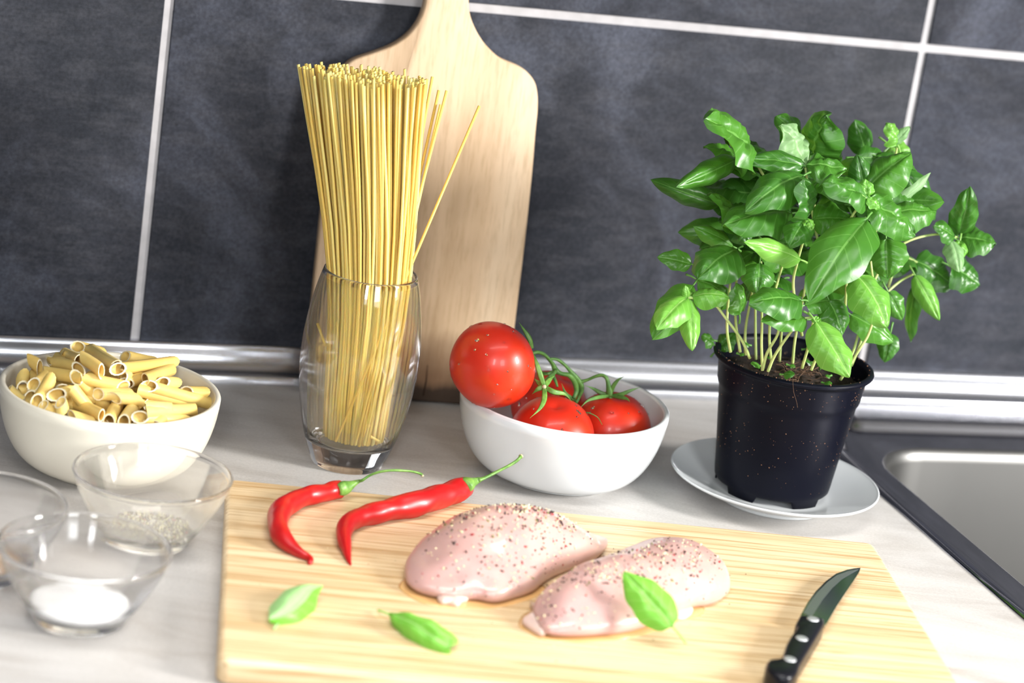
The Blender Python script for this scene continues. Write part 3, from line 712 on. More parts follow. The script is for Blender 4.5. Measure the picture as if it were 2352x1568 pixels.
# soil
V = [Vector((0, 0, 0.088))]; F = []; nr, na = 14, 60
for i in range(1, nr+1):
    r = 0.0516*i/nr
    for k in range(na):
        a = 2*PI*k/na; x, y = r*math.cos(a), r*math.sin(a)
        V.append(Vector((x, y, 0.0865+0.004*pnoise(Vector((x*90, y*90, 3)))+0.002*pnoise(Vector((x*300, y*300, 1)))-0.004*(i/nr)**6)))
for k in range(na): F.append((0, 1+k, 1+(k+1) % na))
for i in range(nr-1):
    for k in range(na): a = 1+i*na+k; b2 = 1+i*na+(k+1) % na; F.append((a, a+na, b2+na, b2))
mesh_obj('soil', V, F, M['soil'], pl)
rs = random.Random(21)
def bit(c, r, rd, stretch=1.0):
    """a tiny irregular grain"""
    t1 = Vector((rd.gauss(0, 1), rd.gauss(0, 1), rd.gauss(0, 1))).normalized(); t2 = t1.orthogonal().normalized(); t3 = t1.cross(t2)
    V = [c+t1*r*stretch*rd.uniform(.8, 1.2), c-t1*r*stretch*rd.uniform(.8, 1.2)] + [c+(t2*math.cos(a)+t3*math.sin(a))*r*rd.uniform(.6, 1.0) for a in (0, 1.5, 3.1, 4.6)]
    return V, [(0, 2, 3), (0, 3, 4), (0, 4, 5), (0, 5, 2), (1, 3, 2), (1, 4, 3), (1, 5, 4), (1, 2, 5)]
parts = []
for k in range(150):                                # soil clumps
    a, r = rs.uniform(0, 6.28), 0.050*math.sqrt(rs.random()); parts.append(bit(Vector((r*math.cos(a), r*math.sin(a), 0.0885)), rs.uniform(.0006, .0016), rs))
o = mesh_obj('soil_clumps', *join_geo(parts), M['soil'], pl, smooth=False); o['kind'] = 'stuff'
parts = []
def potr(z):
    q = [(0.0412, 0.0062), (0.0440, 0.030), (0.0487, 0.068), (0.0492, 0.0725), (0.0512, 0.0775), (0.0528, 0.091), (0.0570, 0.0960)]
    for (r0, z0), (r1, z1) in zip(q, q[1:]):
        if z <= z1: return r0+(r1-r0)*(z-z0)/(z1-z0)
    return 0.0572
for k in range(240):
    a = math.atan2(CAM.y-BYc, CAM.x-BXc)+rs.uniform(-1.45, 1.45); z = rs.choice([rs.uniform(.008, .095), rs.uniform(.076, .095), rs.uniform(.03, .06)])
    r = potr(z); parts.append(bit(Vector((r*math.cos(a), r*math.sin(a), z)), rs.choice([.00018, .00022, .0003, .0004, .00055]), rs))
for k in range(70):
    a = rs.uniform(0, 6.28); r = rs.uniform(.0535, .0565); parts.append(bit(Vector((r*math.cos(a), r*math.sin(a), .0982)), rs.uniform(.0002, .0007), rs))
o = mesh_obj('soil_crumbs', *join_geo(parts), M['crumb'], pl, smooth=False); o['kind'] = 'stuff'; o['label'] = 'brown soil crumbs stuck to the black pot'
parts = []
rc = aty(1835, 855, -.262)-PO
for k in range(34):
    P = [rc+Vector((rs.gauss(-.004, .006), rs.gauss(.003, .003), rs.gauss(-.002, .002)))]
    for j in range(5): P.append(P[-1]+Vector((rs.gauss(.0015, .003), rs.gauss(0, .002), rs.gauss(.0002, .0017))))
    parts.append(tube_geo(catmull(P, 3), [rs.uniform(.00012, .00028)]*16, 4))
P = [aty(*q)-PO for q in [(1822, 850, -.272), (1821, 875, -.2765), (1823, 900, -.280), (1829, 920, -.276), (1832, 936, -.275)]]
parts.append(tube_geo(catmull(P, 3), [.00012]*13, 4))
o = mesh_obj('root_tuft', *join_geo(parts), M['root'], pl); o['kind'] = 'stuff'; o['label'] = 'dry brown root fibres on the soil'

def leaf_geo(L, Wd, arch=0.10, cup=0.22, curl=0.0, puff=0.055, seed=0, fold=0.0, nu=22, nv=14, twist=0.0, petiole=0.0, blister=0.04, ends=(0.5, 0.78), bend=0.0):
    V, UV, F = [], [], []
    pe, qe = ends; um = pe/(pe+qe); kmax = (um**pe)*((1-um)**qe)
    for i in range(nu+1):
        u = i/nu
        w = Wd/2*((max(u, 1e-4)**pe)*(max(1-u, 0)**qe)/kmax) if 0 < u < 1 else Wd*0.01
        for k in range(nv+1):
            v = -1+2*k/nv
            wav = 1+0.05*math.sin(u*17+seed+3*v)
            y = w*v*wav*math.cos(min(1.2, cup*2.0*abs(v)))**0.35
            z = arch*L*(4*u*(1-u))-curl*L*u**2.6
            z += -cup*w*v*v*1.6 + fold*w*abs(v)
            phase = (u*6.0-abs(v)*1.55)*PI
            lat = abs(math.sin(phase))
            z += puff*Wd*(lat**0.6)*(1-abs(v)**3)*min(1, abs(v)*4)*min(1, 5*u)*min(1, 5*(1-u))
            z -= 0.035*Wd*math.exp(-(v/0.10)**2)*min(1, 4*(1-u))
            z += 0.05*Wd*abs(v)**3*math.sin(u*13+seed*1.7+(2 if v > 0 else 0))
            if blister: z += blister*Wd*pnoise(Vector((u*5+seed, v*2.4, seed*.7)))
            x = L*u
            if curl: x -= curl*L*0.35*u**4
            if twist: y, z = y*math.cos(twist*u)-z*math.sin(twist*u)*0.5, z+y*math.sin(twist*u)
            y += bend*L*(2*u-1)**3
            V.append(Vector((x, y, z))); UV.append((u, k/nv))
    for i in range(nu):
        for k in range(nv):
            a = i*(nv+1)+k; F.append((a, a+1, a+nv+2, a+nv+1))
    if petiole:
        P = [Vector((0.03*L, 0, -.0006)), Vector((-petiole*0.5, 0, -.0008)), Vector((-petiole, 0, -petiole*0.25))]
        v2, f2 = tube_geo(catmull(P, 3), [.0006, .0006, .0007, .0007, .0007, .0008, .0009], 6); o_ = len(V)
        V += v2; UV += [(0.5, 0.5)]*len(v2); F += [tuple(i+o_ for i in q) for q in f2]
    return V, F, UV
rl = random.Random(5)
def leaf_at(B, T, wpx, roll=0.0, mat='leaf', parent=None, name='leaf', up=0.55, petiole=0.008, seed=None, **kw):
    B, T = Vector(B), Vector(T); a = (T-B); L = a.length; a.normalize()
    n0 = (-FWD*(1-up)+Vector((0, 0, 1))*up); n0 = (n0-a*n0.dot(a)).normalized()
    n1 = Matrix.Rotation(roll, 3, a) @ n0; b2 = n1.cross(a)
    scale = mpp((B+T)/2); vis = max(0.5, abs(n1.dot(-FWD)))
    # width seen in the picture -> real width
    ap = Vector((a.dot(RGT), a.dot(UPV))); bp = Vector((b2.dot(RGT), b2.dot(UPV)))
    vis = max(0.5, abs(ap.x*bp.y-ap.y*bp.x)/max(ap.length, .2))
    Wd = wpx*scale/vis*1.12
    Wd = min(Wd, L*1.15)
    seed = rl.uniform(0, 50) if seed is None else seed
    V, F, UV = leaf_geo(L, Wd, seed=seed, petiole=petiole, **kw)
    Mx = Matrix((a, b2, n1)).transposed()
    base = parent.location if parent else Vector()
    o = mesh_obj(name, V, F, M[mat], parent, uvs=UV)
    o.matrix_local = Matrix.Translation(B-base) @ Mx.to_4x4(); return o
# base px, tip px, width px, depth of base, depth of tip, options
LV = [
 ((1730, 362), (1624, 270), 84, -.225, -.245, dict(blister=.10, cup=.15)),
 ((1715, 372), (1616, 338), 60, -.205, -.205, dict(roll=.4)),
 ((1692, 366), (1545, 432), 62, -.22, -.25, dict(roll=-.7, cup=.5, fold=.3, curl=-.08)),
 ((1655, 470), (1493, 412), 60, -.20, -.20, dict(roll=-.9, cup=.45, curl=-.12)),
 ((1850, 372), (1792, 288), 98, -.215, -.215, dict(mat='leaf_pale', blister=.15, cup=.2)),
 ((1838, 330), (1783, 266), 64, -.19, -.185, dict(mat='leaf', cup=.1)),
 ((1862, 352), (1905, 262), 92, -.195, -.21, dict(blister=.14, cup=.3)),
 ((1850, 350), (1938, 330), 60, -.18, -.17, dict(roll=.5, curl=.2)),
 ((1990, 355), (1963, 276), 62, -.17, -.17, dict(roll=-.6, cup=.4)),
 ((2062, 330), (2037, 282), 42, -.19, -.19, dict(mat='leaf_young', blister=.15)),
 ((2050, 330), (2090, 290), 26, -.19, -.19, dict(mat='leaf_pale', roll=.6)),
 ((2040, 330), (2093, 372), 50, -.18, -.19, dict(mat='leaf_young', roll=.6, curl=.1)),
 ((1848, 380), (1702, 366), 50, -.245, -.24, dict(mat='leaf', roll=-.3, blister=.12)),
 ((1852, 380), (1945, 388), 62, -.245, -.25, dict(mat='leaf', blister=.12)),
 ((1846, 402), (1712, 486), 92, -.26, -.285, dict(cup=.35, arch=.16, roll=-.15)),
 ((1818, 488), (1660, 518), 92, -.255, -.27, dict(cup=.25, arch=.1)),
 ((1712, 520), (1632, 446), 74, -.235, -.24, dict(roll=.3, cup=.2, arch=.05)),
 ((1690, 500), (1716, 562), 70, -.235, -.245, dict(roll=.2)),
 ((1850, 500), (1842, 411), 60, -.275, -.285, dict(blister=.12, cup=.3, fold=.25)),
 ((1850, 503), (1812, 566), 62, -.275, -.29, dict(blister=.08, cup=.2, arch=.1)),
 ((1850, 502), (1866, 528), 26, -.277, -.285, dict(mat='leaf_young', blister=.15)),
 ((1975, 420), (1846, 432), 92, -.245, -.245, dict(roll=.5, cup=.25)),
 ((1866, 503), (1958, 505), 92, -.248, -.255, dict(roll=.1, cup=.15)),
 ((1988, 436), (2093, 352), 92, -.25, -.245, dict(cup=.35, arch=.12)),
 ((1988, 450), (1968, 355), 60, -.245, -.24, dict(cup=.3, roll=-.4)),
 ((1990, 458), (1886, 424), 68, -.28, -.29, dict(blister=.12, cup=.3, fold=.2)),
 ((1997, 455), (2098, 545), 78, -.28, -.285, dict(blister=.12, cup=.25)),
 ((1990, 452), (1987, 410), 40, -.28, -.275, dict(mat='leaf_young', blister=.12)),
 ((1992, 455), (2022, 478), 26, -.287, -.29, dict(mat='leaf_young', blister=.15)),
 ((2050, 487), (2150, 487), 66, -.25, -.245, dict(mat='leaf', cup=.35, arch=.08)),
 ((2075, 392), (2148, 505), 62, -.22, -.225, dict(roll=.6, cup=.2)),
 ((2052, 470), (2138, 396), 22, -.235, -.23, dict(mat='leaf_pale', roll=1.0)),
 ((2072, 386), (2120, 430), 52, -.21, -.21, dict()),
 ((2040, 430), (2108, 470), 50, -.23, -.235, dict(blister=.12)),
 ((1990, 502), (1858, 694), 116, -.295, -.335, dict(cup=.18, arch=.10, puff=.028, roll=.05)),
 ((2035, 548), (2040, 640), 88, -.255, -.265, dict(roll=.4)),
 ((1972, 632), (2038, 752), 92, -.28, -.305, dict(mat='leaf_young', cup=.30, arch=.10)),
 ((1955, 722), (2052, 786), 66, -.25, -.26, dict(roll=.3)),
 ((2045, 765), (2032, 832), 46, -.22, -.225, dict(roll=.2)),
 ((2040, 670), (2072, 735), 46, -.23, -.235, dict(roll=.5)),
 ((1840, 596), (1710, 556), 54, -.285, -.30, dict(mat='leaf_young', cup=.35, roll=-.5, arch=.08)),
 ((1692, 572), (1602, 642), 102, -.26, -.285, dict(cup=.32, arch=.14)),
 ((1684, 565), (1592, 520), 48, -.24, -.24, dict(roll=-.4, cup=.4)),
 ((1588, 606), (1510, 590), 46, -.235, -.23, dict(roll=-.5, fold=.3)),
 ((1745, 604), (1738, 675), 76, -.265, -.275, dict(cup=.3)),
 ((1700, 720), (1690, 650), 44, -.26, -.262, dict(roll=.3)),
 ((1592, 655), (1498, 780), 84, -.25, -.275, dict(roll=-.3, cup=.35)),
 ((1578, 682), (1508, 756), 68, -.28, -.305, dict(mat='leaf_young', cup=.35, arch=.1)),
 ((1582, 686), (1590, 806), 52, -.28, -.30, dict(mat='leaf_young', cup=.4, arch=.07)),
 ((1590, 680), (1676, 684), 48, -.28, -.285, dict(mat='leaf_young', cup=.4, arch=.16)),
 ((1578, 686), (1574, 655), 18, -.28, -.279, dict(mat='leaf_young')),
 ((1840, 688), (1720, 698), 74, -.29, -.305, dict(cup=.3, arch=.1)),
 ((1852, 732), (1748, 738), 48, -.292, -.305, dict(cup=.3, arch=.08)),
 ((1868, 728), (1885, 742), 24, -.296, -.30, dict(mat='leaf_young', blister=.2)),
 ((1850, 700), (1905, 690), 46, -.275, -.27, dict(roll=.3)),
 ((1874, 738), (1952, 866), 80, -.30, -.325, dict(mat='leaf_young', cup=.3, arch=.05, twist=.35)),
 ((1905, 690), (1935, 770), 72, -.27, -.28, dict()),
 ((2200, 540), (2228, 428), 62, -.225, -.235, dict(blister=.12, fold=.25)),
 ((2205, 545), (2288, 560), 98, -.225, -.235, dict(mat='leaf', cup=.2, arch=.1)),
 ((2192, 545), (2145, 518), 46, -.23, -.235, dict(cup=.2, roll=-.3)),
 ((2185, 552), (2203, 626), 46, -.235, -.25, dict(mat='leaf_pale', cup=.3)),
 ((2205, 553), (2196, 600), 40, -.232, -.24, dict(mat='leaf_young', blister=.15)),
 ((2185, 612), (2250, 655), 74, -.215, -.22, dict(roll=.2, cup=.2)),
 ((2104, 598), (2190, 660), 80, -.205, -.205, dict(roll=.35)),
 ((2102, 632), (2158, 736), 50, -.23, -.245, dict(mat='leaf_young', roll=.5, cup=.45)),
 ((2108, 650), (2092, 785), 28, -.20, -.20, dict(roll=1.0)),
 ((1770, 640), (1706, 612), 50, -.25, -.25, dict()),
 ((1960, 500), (1998, 600), 60, -.27, -.28, dict(roll=.4)),
 ((1640, 790), (1612, 770), 34, -.20, -.20, dict()),
 ((1650, 800), (1690, 765), 40, -.195, -.195, dict()),
 ((1715, 690), (1735, 640), 50, -.22, -.22, dict()),
 ((1600, 640), (1690, 700), 60, -.235, -.235, dict()),
 ((1900, 640), (1920, 560), 60, -.24, -.24, dict()),
 ((1760, 560), (1800, 620), 60, -.24, -.24, dict()),
]
for (b0, t0, w_, yb, yt, kw) in LV:
    kw = dict(kw); leaf_at(aty(*b0, yb), aty(*t0, yt), w_, parent=pl, **kw)
# inner and rear foliage
c0 = Vector((0.435, -0.205, 0.20))
cnt = 0
while cnt < 95:
    d = Vector((rl.gauss(0, 1), rl.gauss(0, 1), rl.gauss(0, 1))).normalized(); rr = rl.random()**0.4
    p = c0+Vector((d.x*0.066*rr, d.y*0.055*rr+0.012, d.z*0.062*rr))
    rel = p-CAM; z = rel.dot(FWD); ix = 1176+FPX*rel.dot(RGT)/z; iy = 784-FPX*rel.dot(UPV)/z
    if ix < 1640+max(0, 420-iy)*0.4 or ix > 2090 or iy < 345 or iy > 715: continue
    out = Vector((d.x, d.y*0.8, 0.1)).normalized()
    L = rl.uniform(.026, .042); tip = p+out*L*0.9+Vector((rl.gauss(0, .004), rl.gauss(0, .004), rl.uniform(-.014, .006)))
    leaf_at(p, tip, L*rl.uniform(.5, .62)/mpp(p), parent=pl, roll=rl.uniform(-.7, .7), up=.6, cup=rl.uniform(.1, .35), arch=rl.uniform(.04, .14), mat='leaf', nu=12, nv=8)
    cnt += 1
def stemP(pts, r0=.0011, r1=.0008, mat='stem'):
    P = [aty(*p)-PO for p in pts]; return tube('stem', P, [r0+(r1-r0)*k/(len(P)-1) for k in range(len(P))], M[mat], pl, n=8, m=5)
ST = [
 [(1722, 822, -.262), (1703, 780, -.268), (1668, 732, -.275), (1640, 698, -.28), (1605, 686, -.281), (1580, 684, -.28)],
 [(1678, 808, -.245), (1670, 760, -.246), (1672, 700, -.246), (1680, 630, -.245), (1690, 575, -.245)],
 [(1700, 808, -.24), (1690, 740, -.24), (1690, 660, -.24), (1700, 600, -.24)],
 [(1712, 815, -.235), (1712, 760, -.235), (1722, 700, -.235), (1740, 610, -.24)],
 [(1751, 850, -.268), (1749, 790, -.268), (1750, 740, -.268), (1748, 600, -.262)],
 [(1752, 848, -.270), (1762, 810, -.274), (1785, 770, -.278), (1790, 740, -.280), (1800, 690, -.28)],
 [(1764, 852, -.272), (1780, 815, -.278), (1812, 768, -.284), (1840, 735, -.29), (1868, 728, -.293)],
 [(1772, 832, -.255), (1767, 770, -.256), (1775, 690, -.262), (1800, 600, -.262)],
 [(1842, 845, -.274), (1858, 790, -.28), (1868, 735, -.292)],
 [(1863, 850, -.275), (1878, 815, -.275), (1895, 780, -.275), (1905, 700, -.27)],
 [(1842, 770, -.25), (1822, 660, -.265), (1832, 600, -.272), (1848, 540, -.275), (1850, 503, -.275)],
 [(1820, 842, -.25), (1826, 780, -.25), (1842, 700, -.25), (1860, 600, -.25)],
 [(1880, 838, -.255), (1890, 760, -.255), (1900, 690, -.255)],
 [(1930, 872, -.262), (1950, 840, -.265), (1975, 800, -.268), (1997, 762, -.268), (2010, 700, -.268), (2000, 600, -.27)],
 [(1938, 850, -.25), (1962, 800, -.25), (1976, 740, -.25), (1985, 650, -.25)],
 [(1955, 840, -.24), (1975, 790, -.24), (1990, 730, -.24), (2010, 640, -.24)],
 [(1908, 850, -.248), (1925, 800, -.248), (1940, 720, -.25), (1950, 600, -.262), (1988, 500, -.29)],
 [(1790, 830, -.23), (1795, 760, -.23), (1800, 680, -.23)],
 [(1736, 825, -.225), (1735, 750, -.225), (1735, 660, -.225)],
 [(1990, 720, -.24), (2010, 640, -.235), (2050, 580, -.232), (2090, 552, -.232), (2150, 538, -.23), (2200, 545, -.228)],
 [(2000, 730, -.22), (2030, 680, -.215), (2068, 645, -.21), (2100, 628, -.215)],
 [(2040, 660, -.215), (2060, 600, -.212), (2078, 590, -.21), (2106, 602, -.206)],
 [(1935, 560, -.262), (1955, 500, -.27), (1985, 460, -.276)],
 [(1830, 560, -.25), (1790, 470, -.235), (1740, 380, -.228), (1720, 362, -.226)],
 [(1880, 560, -.24), (1862, 470, -.243), (1850, 385, -.243)],
 [(2000, 560, -.235), (2040, 450, -.21), (2060, 340, -.19)],
 [(1880, 500, -.21), (1855, 420, -.20), (1856, 350, -.196)],
 [(1960, 500, -.19), (1985, 420, -.175), (1990, 355, -.17)],
]
for s_ in ST: stemP(s_)
for (x, y, Y, w_) in [(1700, 812, -.25, 26), (1665, 800, -.235, 30), (1800, 858, -.272, 26), (1815, 838, -.262, 22), (1885, 842, -.262, 26), (1905, 862, -.268, 22), (1930, 800, -.24, 24), (1745, 838, -.262, 20), (1862, 830, -.25, 24), (1895, 878, -.272, 18), (1640, 780, -.21, 30), (1770, 820, -.24, 24), (1720, 790, -.235, 28), (1850, 800, -.235, 26)]:
    p = aty(x, y, Y); leaf_at(p, p+Vector((rl.uniform(-.009, .009), rl.uniform(-.006, 0), rl.uniform(-.001, .004))), w_*0.7, parent=pl, mat='leaf', nu=8, nv=6, petiole=.003, name='seedling_leaf')

# ================================================================== BAMBOO CUTTING BOARD
BA = Vector((0.0201, -0.2518, 0)); BR = -0.2133; BW = 0.4356; BD = 0.272; BT = 0.016
bc, bs = math.cos(BR), math.sin(BR)
e1 = Vector((bc, bs, 0)); e2 = Vector((bs, -bc, 0))
bb = []
for k in range(6):
    a = k*PI/2/5; ii = 0.0035; bb.append((ii*(1-math.sin(a)), ii*(1-math.cos(a))))
lp = [rrect(0+i_, -BD+i_, BW-i_, 0-i_, 0.007-i_, z_, 5, 3) for i_, z_ in bb] + [rrect(0+i_, -BD+i_, BW-i_, 0-i_, 0.007-i_, BT-z_, 5, 3) for i_, z_ in reversed(bb)]
V, F = loops_mesh(lp); bo = mesh_obj('cutting_board', V, F, M['bamboo']); bo.location = (BA.x, BA.y, 0.0002); bo.rotation_euler = (0, 0, BR); recalc(bo); bo.data.set_sharp_from_angle(angle=0.7)
tag(bo, 'large rectangular bamboo cutting board lying in front under the chicken and knife', 'cutting board')
ZB = BT+0.0003

# ================================================================== CHILLIES
def chilli(label, pts, stem, caly, seed):
    """pts: (zoom x, zoom y, radius zoom px) along the axis from the calyx to the tip"""
    Z = lambda x, y, z: at(580+x/3.564, 1020+y/3.564, z)
    P, R = [], []
    for x, y, r in pts:
        q = Z(x, y, ZB+0.006); rm = r/3.564*mpp(q); q = Z(x, y, ZB+rm*0.97); P.append(q); R.append(rm)
    e = empty('red_chilli', Vector((sum((p.x for p in P))/len(P), sum((p.y for p in P))/len(P), ZB)), label, 'chilli', 'red chillies on the bamboo board')
    E0 = Vector(e.location)
    PP = catmull([p-E0 for p in P], 6); RR = [v.x for v in catmull([Vector((r, 0, 0)) for r in R], 6)]
    d0 = (PP[0]-PP[1]).normalized()
    PP = [PP[0]+d0*RR[0]*0.28, PP[0]+d0*RR[0]*0.2]+PP; RR = [RR[0]*0.45, RR[0]*0.86]+RR
    RR = [max(r, .0004) for r in RR]
    V, F = tube_geo(PP, RR, 28, noise_amp=0.16, seed=seed)
    o = mesh_obj('body', V, F, M['chilli'], e)
    cp = [(Z(x, y, z)-E0) for x, y, z, r in caly]; cr_ = [r/3.564*mpp(E0) for *_, r in caly]
    V, F = tube_geo(catmull(cp, 4), [max(.0004, v.x) for v in catmull([Vector((r, 0, 0)) for r in cr_], 4)], 16, noise_amp=0.35, seed=seed+3)
    mesh_obj('calyx', V, F, M['calyx'], e)
    sp = [(Z(x, y, z)-E0) for x, y, z, r in stem]; sr = [r/3.564*mpp(E0) for *_, r in stem]
    V, F = tube_geo(catmull(sp, 5), [max(.0003, v.x) for v in catmull([Vector((r, 0, 0)) for r in sr], 5)], 10, noise_amp=0.3, seed=seed)
    st = mesh_obj('stem', V, F, M['calyx'], e)
    tipd = (sp[-1]-sp[-2]).normalized()
    V, F = tube_geo([sp[-1]-tipd*.0008, sp[-1]+tipd*.0003], [sr[-1]*1.4, sr[-1]*1.2], 8); mesh_obj('stem_end', V, F, M['stalk_end'], e)['label'] = 'dry pale cut end of the stem'
    return e
chilli('left red chilli, curled like a hook, with an arched green stem',
       [(715, 368, 80), (660, 374, 82), (600, 394, 76), (500, 412, 84), (420, 437, 78), (325, 472, 84), (245, 530, 86), (207, 600, 88), (205, 660, 88), (232, 740, 82), (282, 805, 68), (345, 857, 52), (405, 898, 38), (450, 922, 30), (474, 943, 25), (470, 966, 20), (452, 973, 10)],
       [(878, 300, .029, 13), (900, 293, .0305, 12), (960, 254, .034, 11), (1050, 224, .0375, 11), (1160, 213, .039, 11), (1270, 218, .038, 10), (1340, 231, .036, 10), (1382, 246, .035, 11), (1394, 262, .034, 10)],
       [(700, 372, .0245, 52), (735, 362, .0248, 64), (770, 350, .0252, 56), (810, 330, .0265, 34), (850, 310, .0278, 20), (882, 299, .029, 13)], 2)
chilli('right red chilli, longer and thicker, bent sharply near its tip',
       [(1740, 352, 84), (1690, 376, 98), (1600, 408, 98), (1500, 438, 104), (1350, 482, 106), (1200, 516, 98), (1050, 552, 90), (920, 585, 88), (830, 618, 86), (768, 668, 78), (748, 735, 68), (754, 800, 56), (768, 860, 42), (780, 915, 29), (792, 958, 17), (804, 986, 8)],
       [(1850, 292, .030, 22), (1900, 275, .031, 15), (2000, 226, .034, 13), (2080, 184, .037, 13), (2150, 143, .040, 13), (2180, 118, .042, 14), (2200, 96, .043, 16)],
       [(1740, 345, .0275, 60), (1770, 325, .028, 62), (1800, 312, .0285, 42), (1830, 300, .029, 28), (1860, 288, .0302, 20)], 9)

# ================================================================== CHICKEN BREASTS
def smooth_poly(P, m=6):
    n = len(P); out = []
    for i in range(n):
        a, b2, c, d = P[i-1], P[i], P[(i+1) % n], P[(i+2) % n]
        for k in range(m):
            t = k/m; out.append(0.5*((2*b2)+(c-a)*t+(2*a-5*b2+4*c-d)*t*t+(3*b2-a-3*c+d)*t**3))
    return out
def blob(name, foot_px, center_px, hfun, label, seed, tuck=0.10, M_=128, K=30, a_=0.75, b_=0.62):
    Pg = smooth_poly([at(x, y, ZB) for x, y in foot_px]); c = at(*center_px, ZB)
    V = []; loops = []
    dirs = []
    for k in range(M_):
        th = 2*PI*k/M_; d = Vector((math.cos(th), math.sin(th), 0)); best = 0
        for i in range(len(Pg)):
            p, q = Pg[i]-c, Pg[(i+1) % len(Pg)]-c; ed = q-p; den = d.x*ed.y-d.y*ed.x
            if abs(den) < 1e-12: continue
            t = (p.x*ed.y-p.y*ed.x)/den; u = (p.x*d.y-p.y*d.x)/den
            if t > 0 and -1e-6 <= u <= 1+1e-6: best = max(best, t)
        dirs.append((d, best))
    loops = []
    L0 = [c+d*(R*(1-tuck)) for d, R in dirs]; loops.append(L0)
    L1 = [c+d*(R*(1-tuck*0.35))+Vector((0, 0, .0012)) for d, R in dirs]; loops.append(L1)
    for i in range(K):
        ph = (i/K)*PI/2
        L_ = []
        for d, R in dirs:
            r = R*math.cos(ph)**a_; p = c+d*r
            h = hfun(p); zz = 0.0035+(h-0.0035)*math.sin(ph)**b_ if h > .0035 else h*math.sin(ph)**b_+.0015
            zz += 0.0022*pnoise(Vector((p.x*55+seed, p.y*55, zz*70)))*math.sin(ph)**.5
            bulge = 0.0022*pnoise(Vector((p.x*38+seed*2, p.y*38, zz*60+4)))*(1-i/K)
            p = p+d*bulge; p.z = ZB+max(zz, 0.0004); L_.append(p)
        loops.append(L_)
    V, F = loops_mesh(loops, True, False)
    top = c.copy(); top.z = ZB+hfun(c); V.append(top); nn = len(V)-1; o0 = (len(loops)-1)*M_
    for k in range(M_): F.append((o0+k, o0+(k+1) % M_, nn))
    V = [v-Vector((c.x, c.y, ZB)) for v in V]
    o = mesh_obj(name, V, F, M['chicken']); o.location = (c.x, c.y, ZB); recalc(o); tag(o, label, 'meat', 'raw chicken breasts'); return o
def gauss2(p, q, sx, sy, ang=0):
    dx, dy = p.x-q.x, p.y-q.y; c, s = math.cos(ang), math.sin(ang); a, b2 = dx*c+dy*s, -dx*s+dy*c
    return math.exp(-(a*a/(2*sx*sx)+b2*b2/(2*sy*sy)))
A1 = at(1195, 1290, ZB); A2 = at(1060, 1310, ZB); A3 = at(1330, 1275, ZB)
A5 = at(1390, 1262, ZB)
def h1(p): return 0.0110-0.0065*gauss2(p, A5, .024, .03)+0.0225*gauss2(p, A1, .033, .032, -.2)+0.0125*gauss2(p, A2, .027, .026)+0.004*gauss2(p, A3, .02, .02)
ch1 = blob('chicken_breast', [(926, 1335), (945, 1362), (985, 1376), (1040, 1384), (1090, 1384), (1135, 1390), (1185, 1379), (1225, 1365), (1258, 1338), (1300, 1318), (1345, 1302), (1382, 1282), (1394, 1262), (1388, 1248), (1350, 1240), (1290, 1228), (1210, 1222), (1120, 1225), (1040, 1237), (975, 1262), (935, 1298)],
           (1150, 1306), h1, 'raw chicken breast on the left, its top thickly sprinkled with ground pepper', 3)
B1 = at(1560, 1335, ZB); B2 = at(1405, 1378, ZB); B3 = at(1300, 1418, ZB); B4 = at(1430, 1335, ZB)
def h2(p): return 0.0095+0.0175*gauss2(p, B1, .030, .030)+0.0150*gauss2(p, B2, .030, .024, -.2)+0.0115*gauss2(p, B3, .022, .022)
ch2 = blob('chicken_breast', [(1222, 1430), (1245, 1462), (1290, 1469), (1360, 1467), (1430, 1460), (1490, 1444), (1545, 1420), (1590, 1400), (1640, 1392), (1670, 1374), (1673, 1345), (1655, 1310), (1615, 1287), (1550, 1276), (1480, 1280), (1430, 1300), (1390, 1322), (1340, 1345), (1290, 1365), (1245, 1390), (1222, 1410)],
           (1440, 1375), h2, 'raw chicken breast on the right with a basil leaf lying on it', 8)
def flap(parent, pts, zt, label):
    P = smooth_poly([at(x, y, ZB+0.0007) for x, y in pts], 4); c = sum(P, Vector())/len(P); n = len(P)
    L = []
    for s_, z_ in ((0.92, 0.0), (1.0, zt*0.45), (0.93, zt*0.85), (0.6, zt), (0.2, zt*1.05)):
        L.append([Vector((c.x+(p.x-c.x)*s_, c.y+(p.y-c.y)*s_, ZB+z_+(0.0005*pnoise(p*220) if z_ > 0 else 0)))-Vector(parent.location) for p in P])
    V, F = loops_mesh(L); o = mesh_obj('flap', V, F, M['fat'], parent); recalc(o); o['label'] = label; return o
flap(ch1, [(1003, 1376), (1012, 1386), (1030, 1388), (1048, 1393), (1056, 1391), (1062, 1384), (1075, 1380), (1060, 1370), (1020, 1368)], .004, 'ragged pale scrap of fat under its front edge')
flap(ch2, [(1198, 1432), (1215, 1447), (1245, 1462), (1262, 1450), (1250, 1418), (1232, 1404), (1216, 1388), (1228, 1408), (1214, 1420)], .005, 'thin ragged flap at its left end')
flap(ch2, [(1545, 1420), (1570, 1422), (1588, 1412), (1590, 1398), (1565, 1396), (1540, 1404)], .003, 'thin pale flap at its lower right edge')

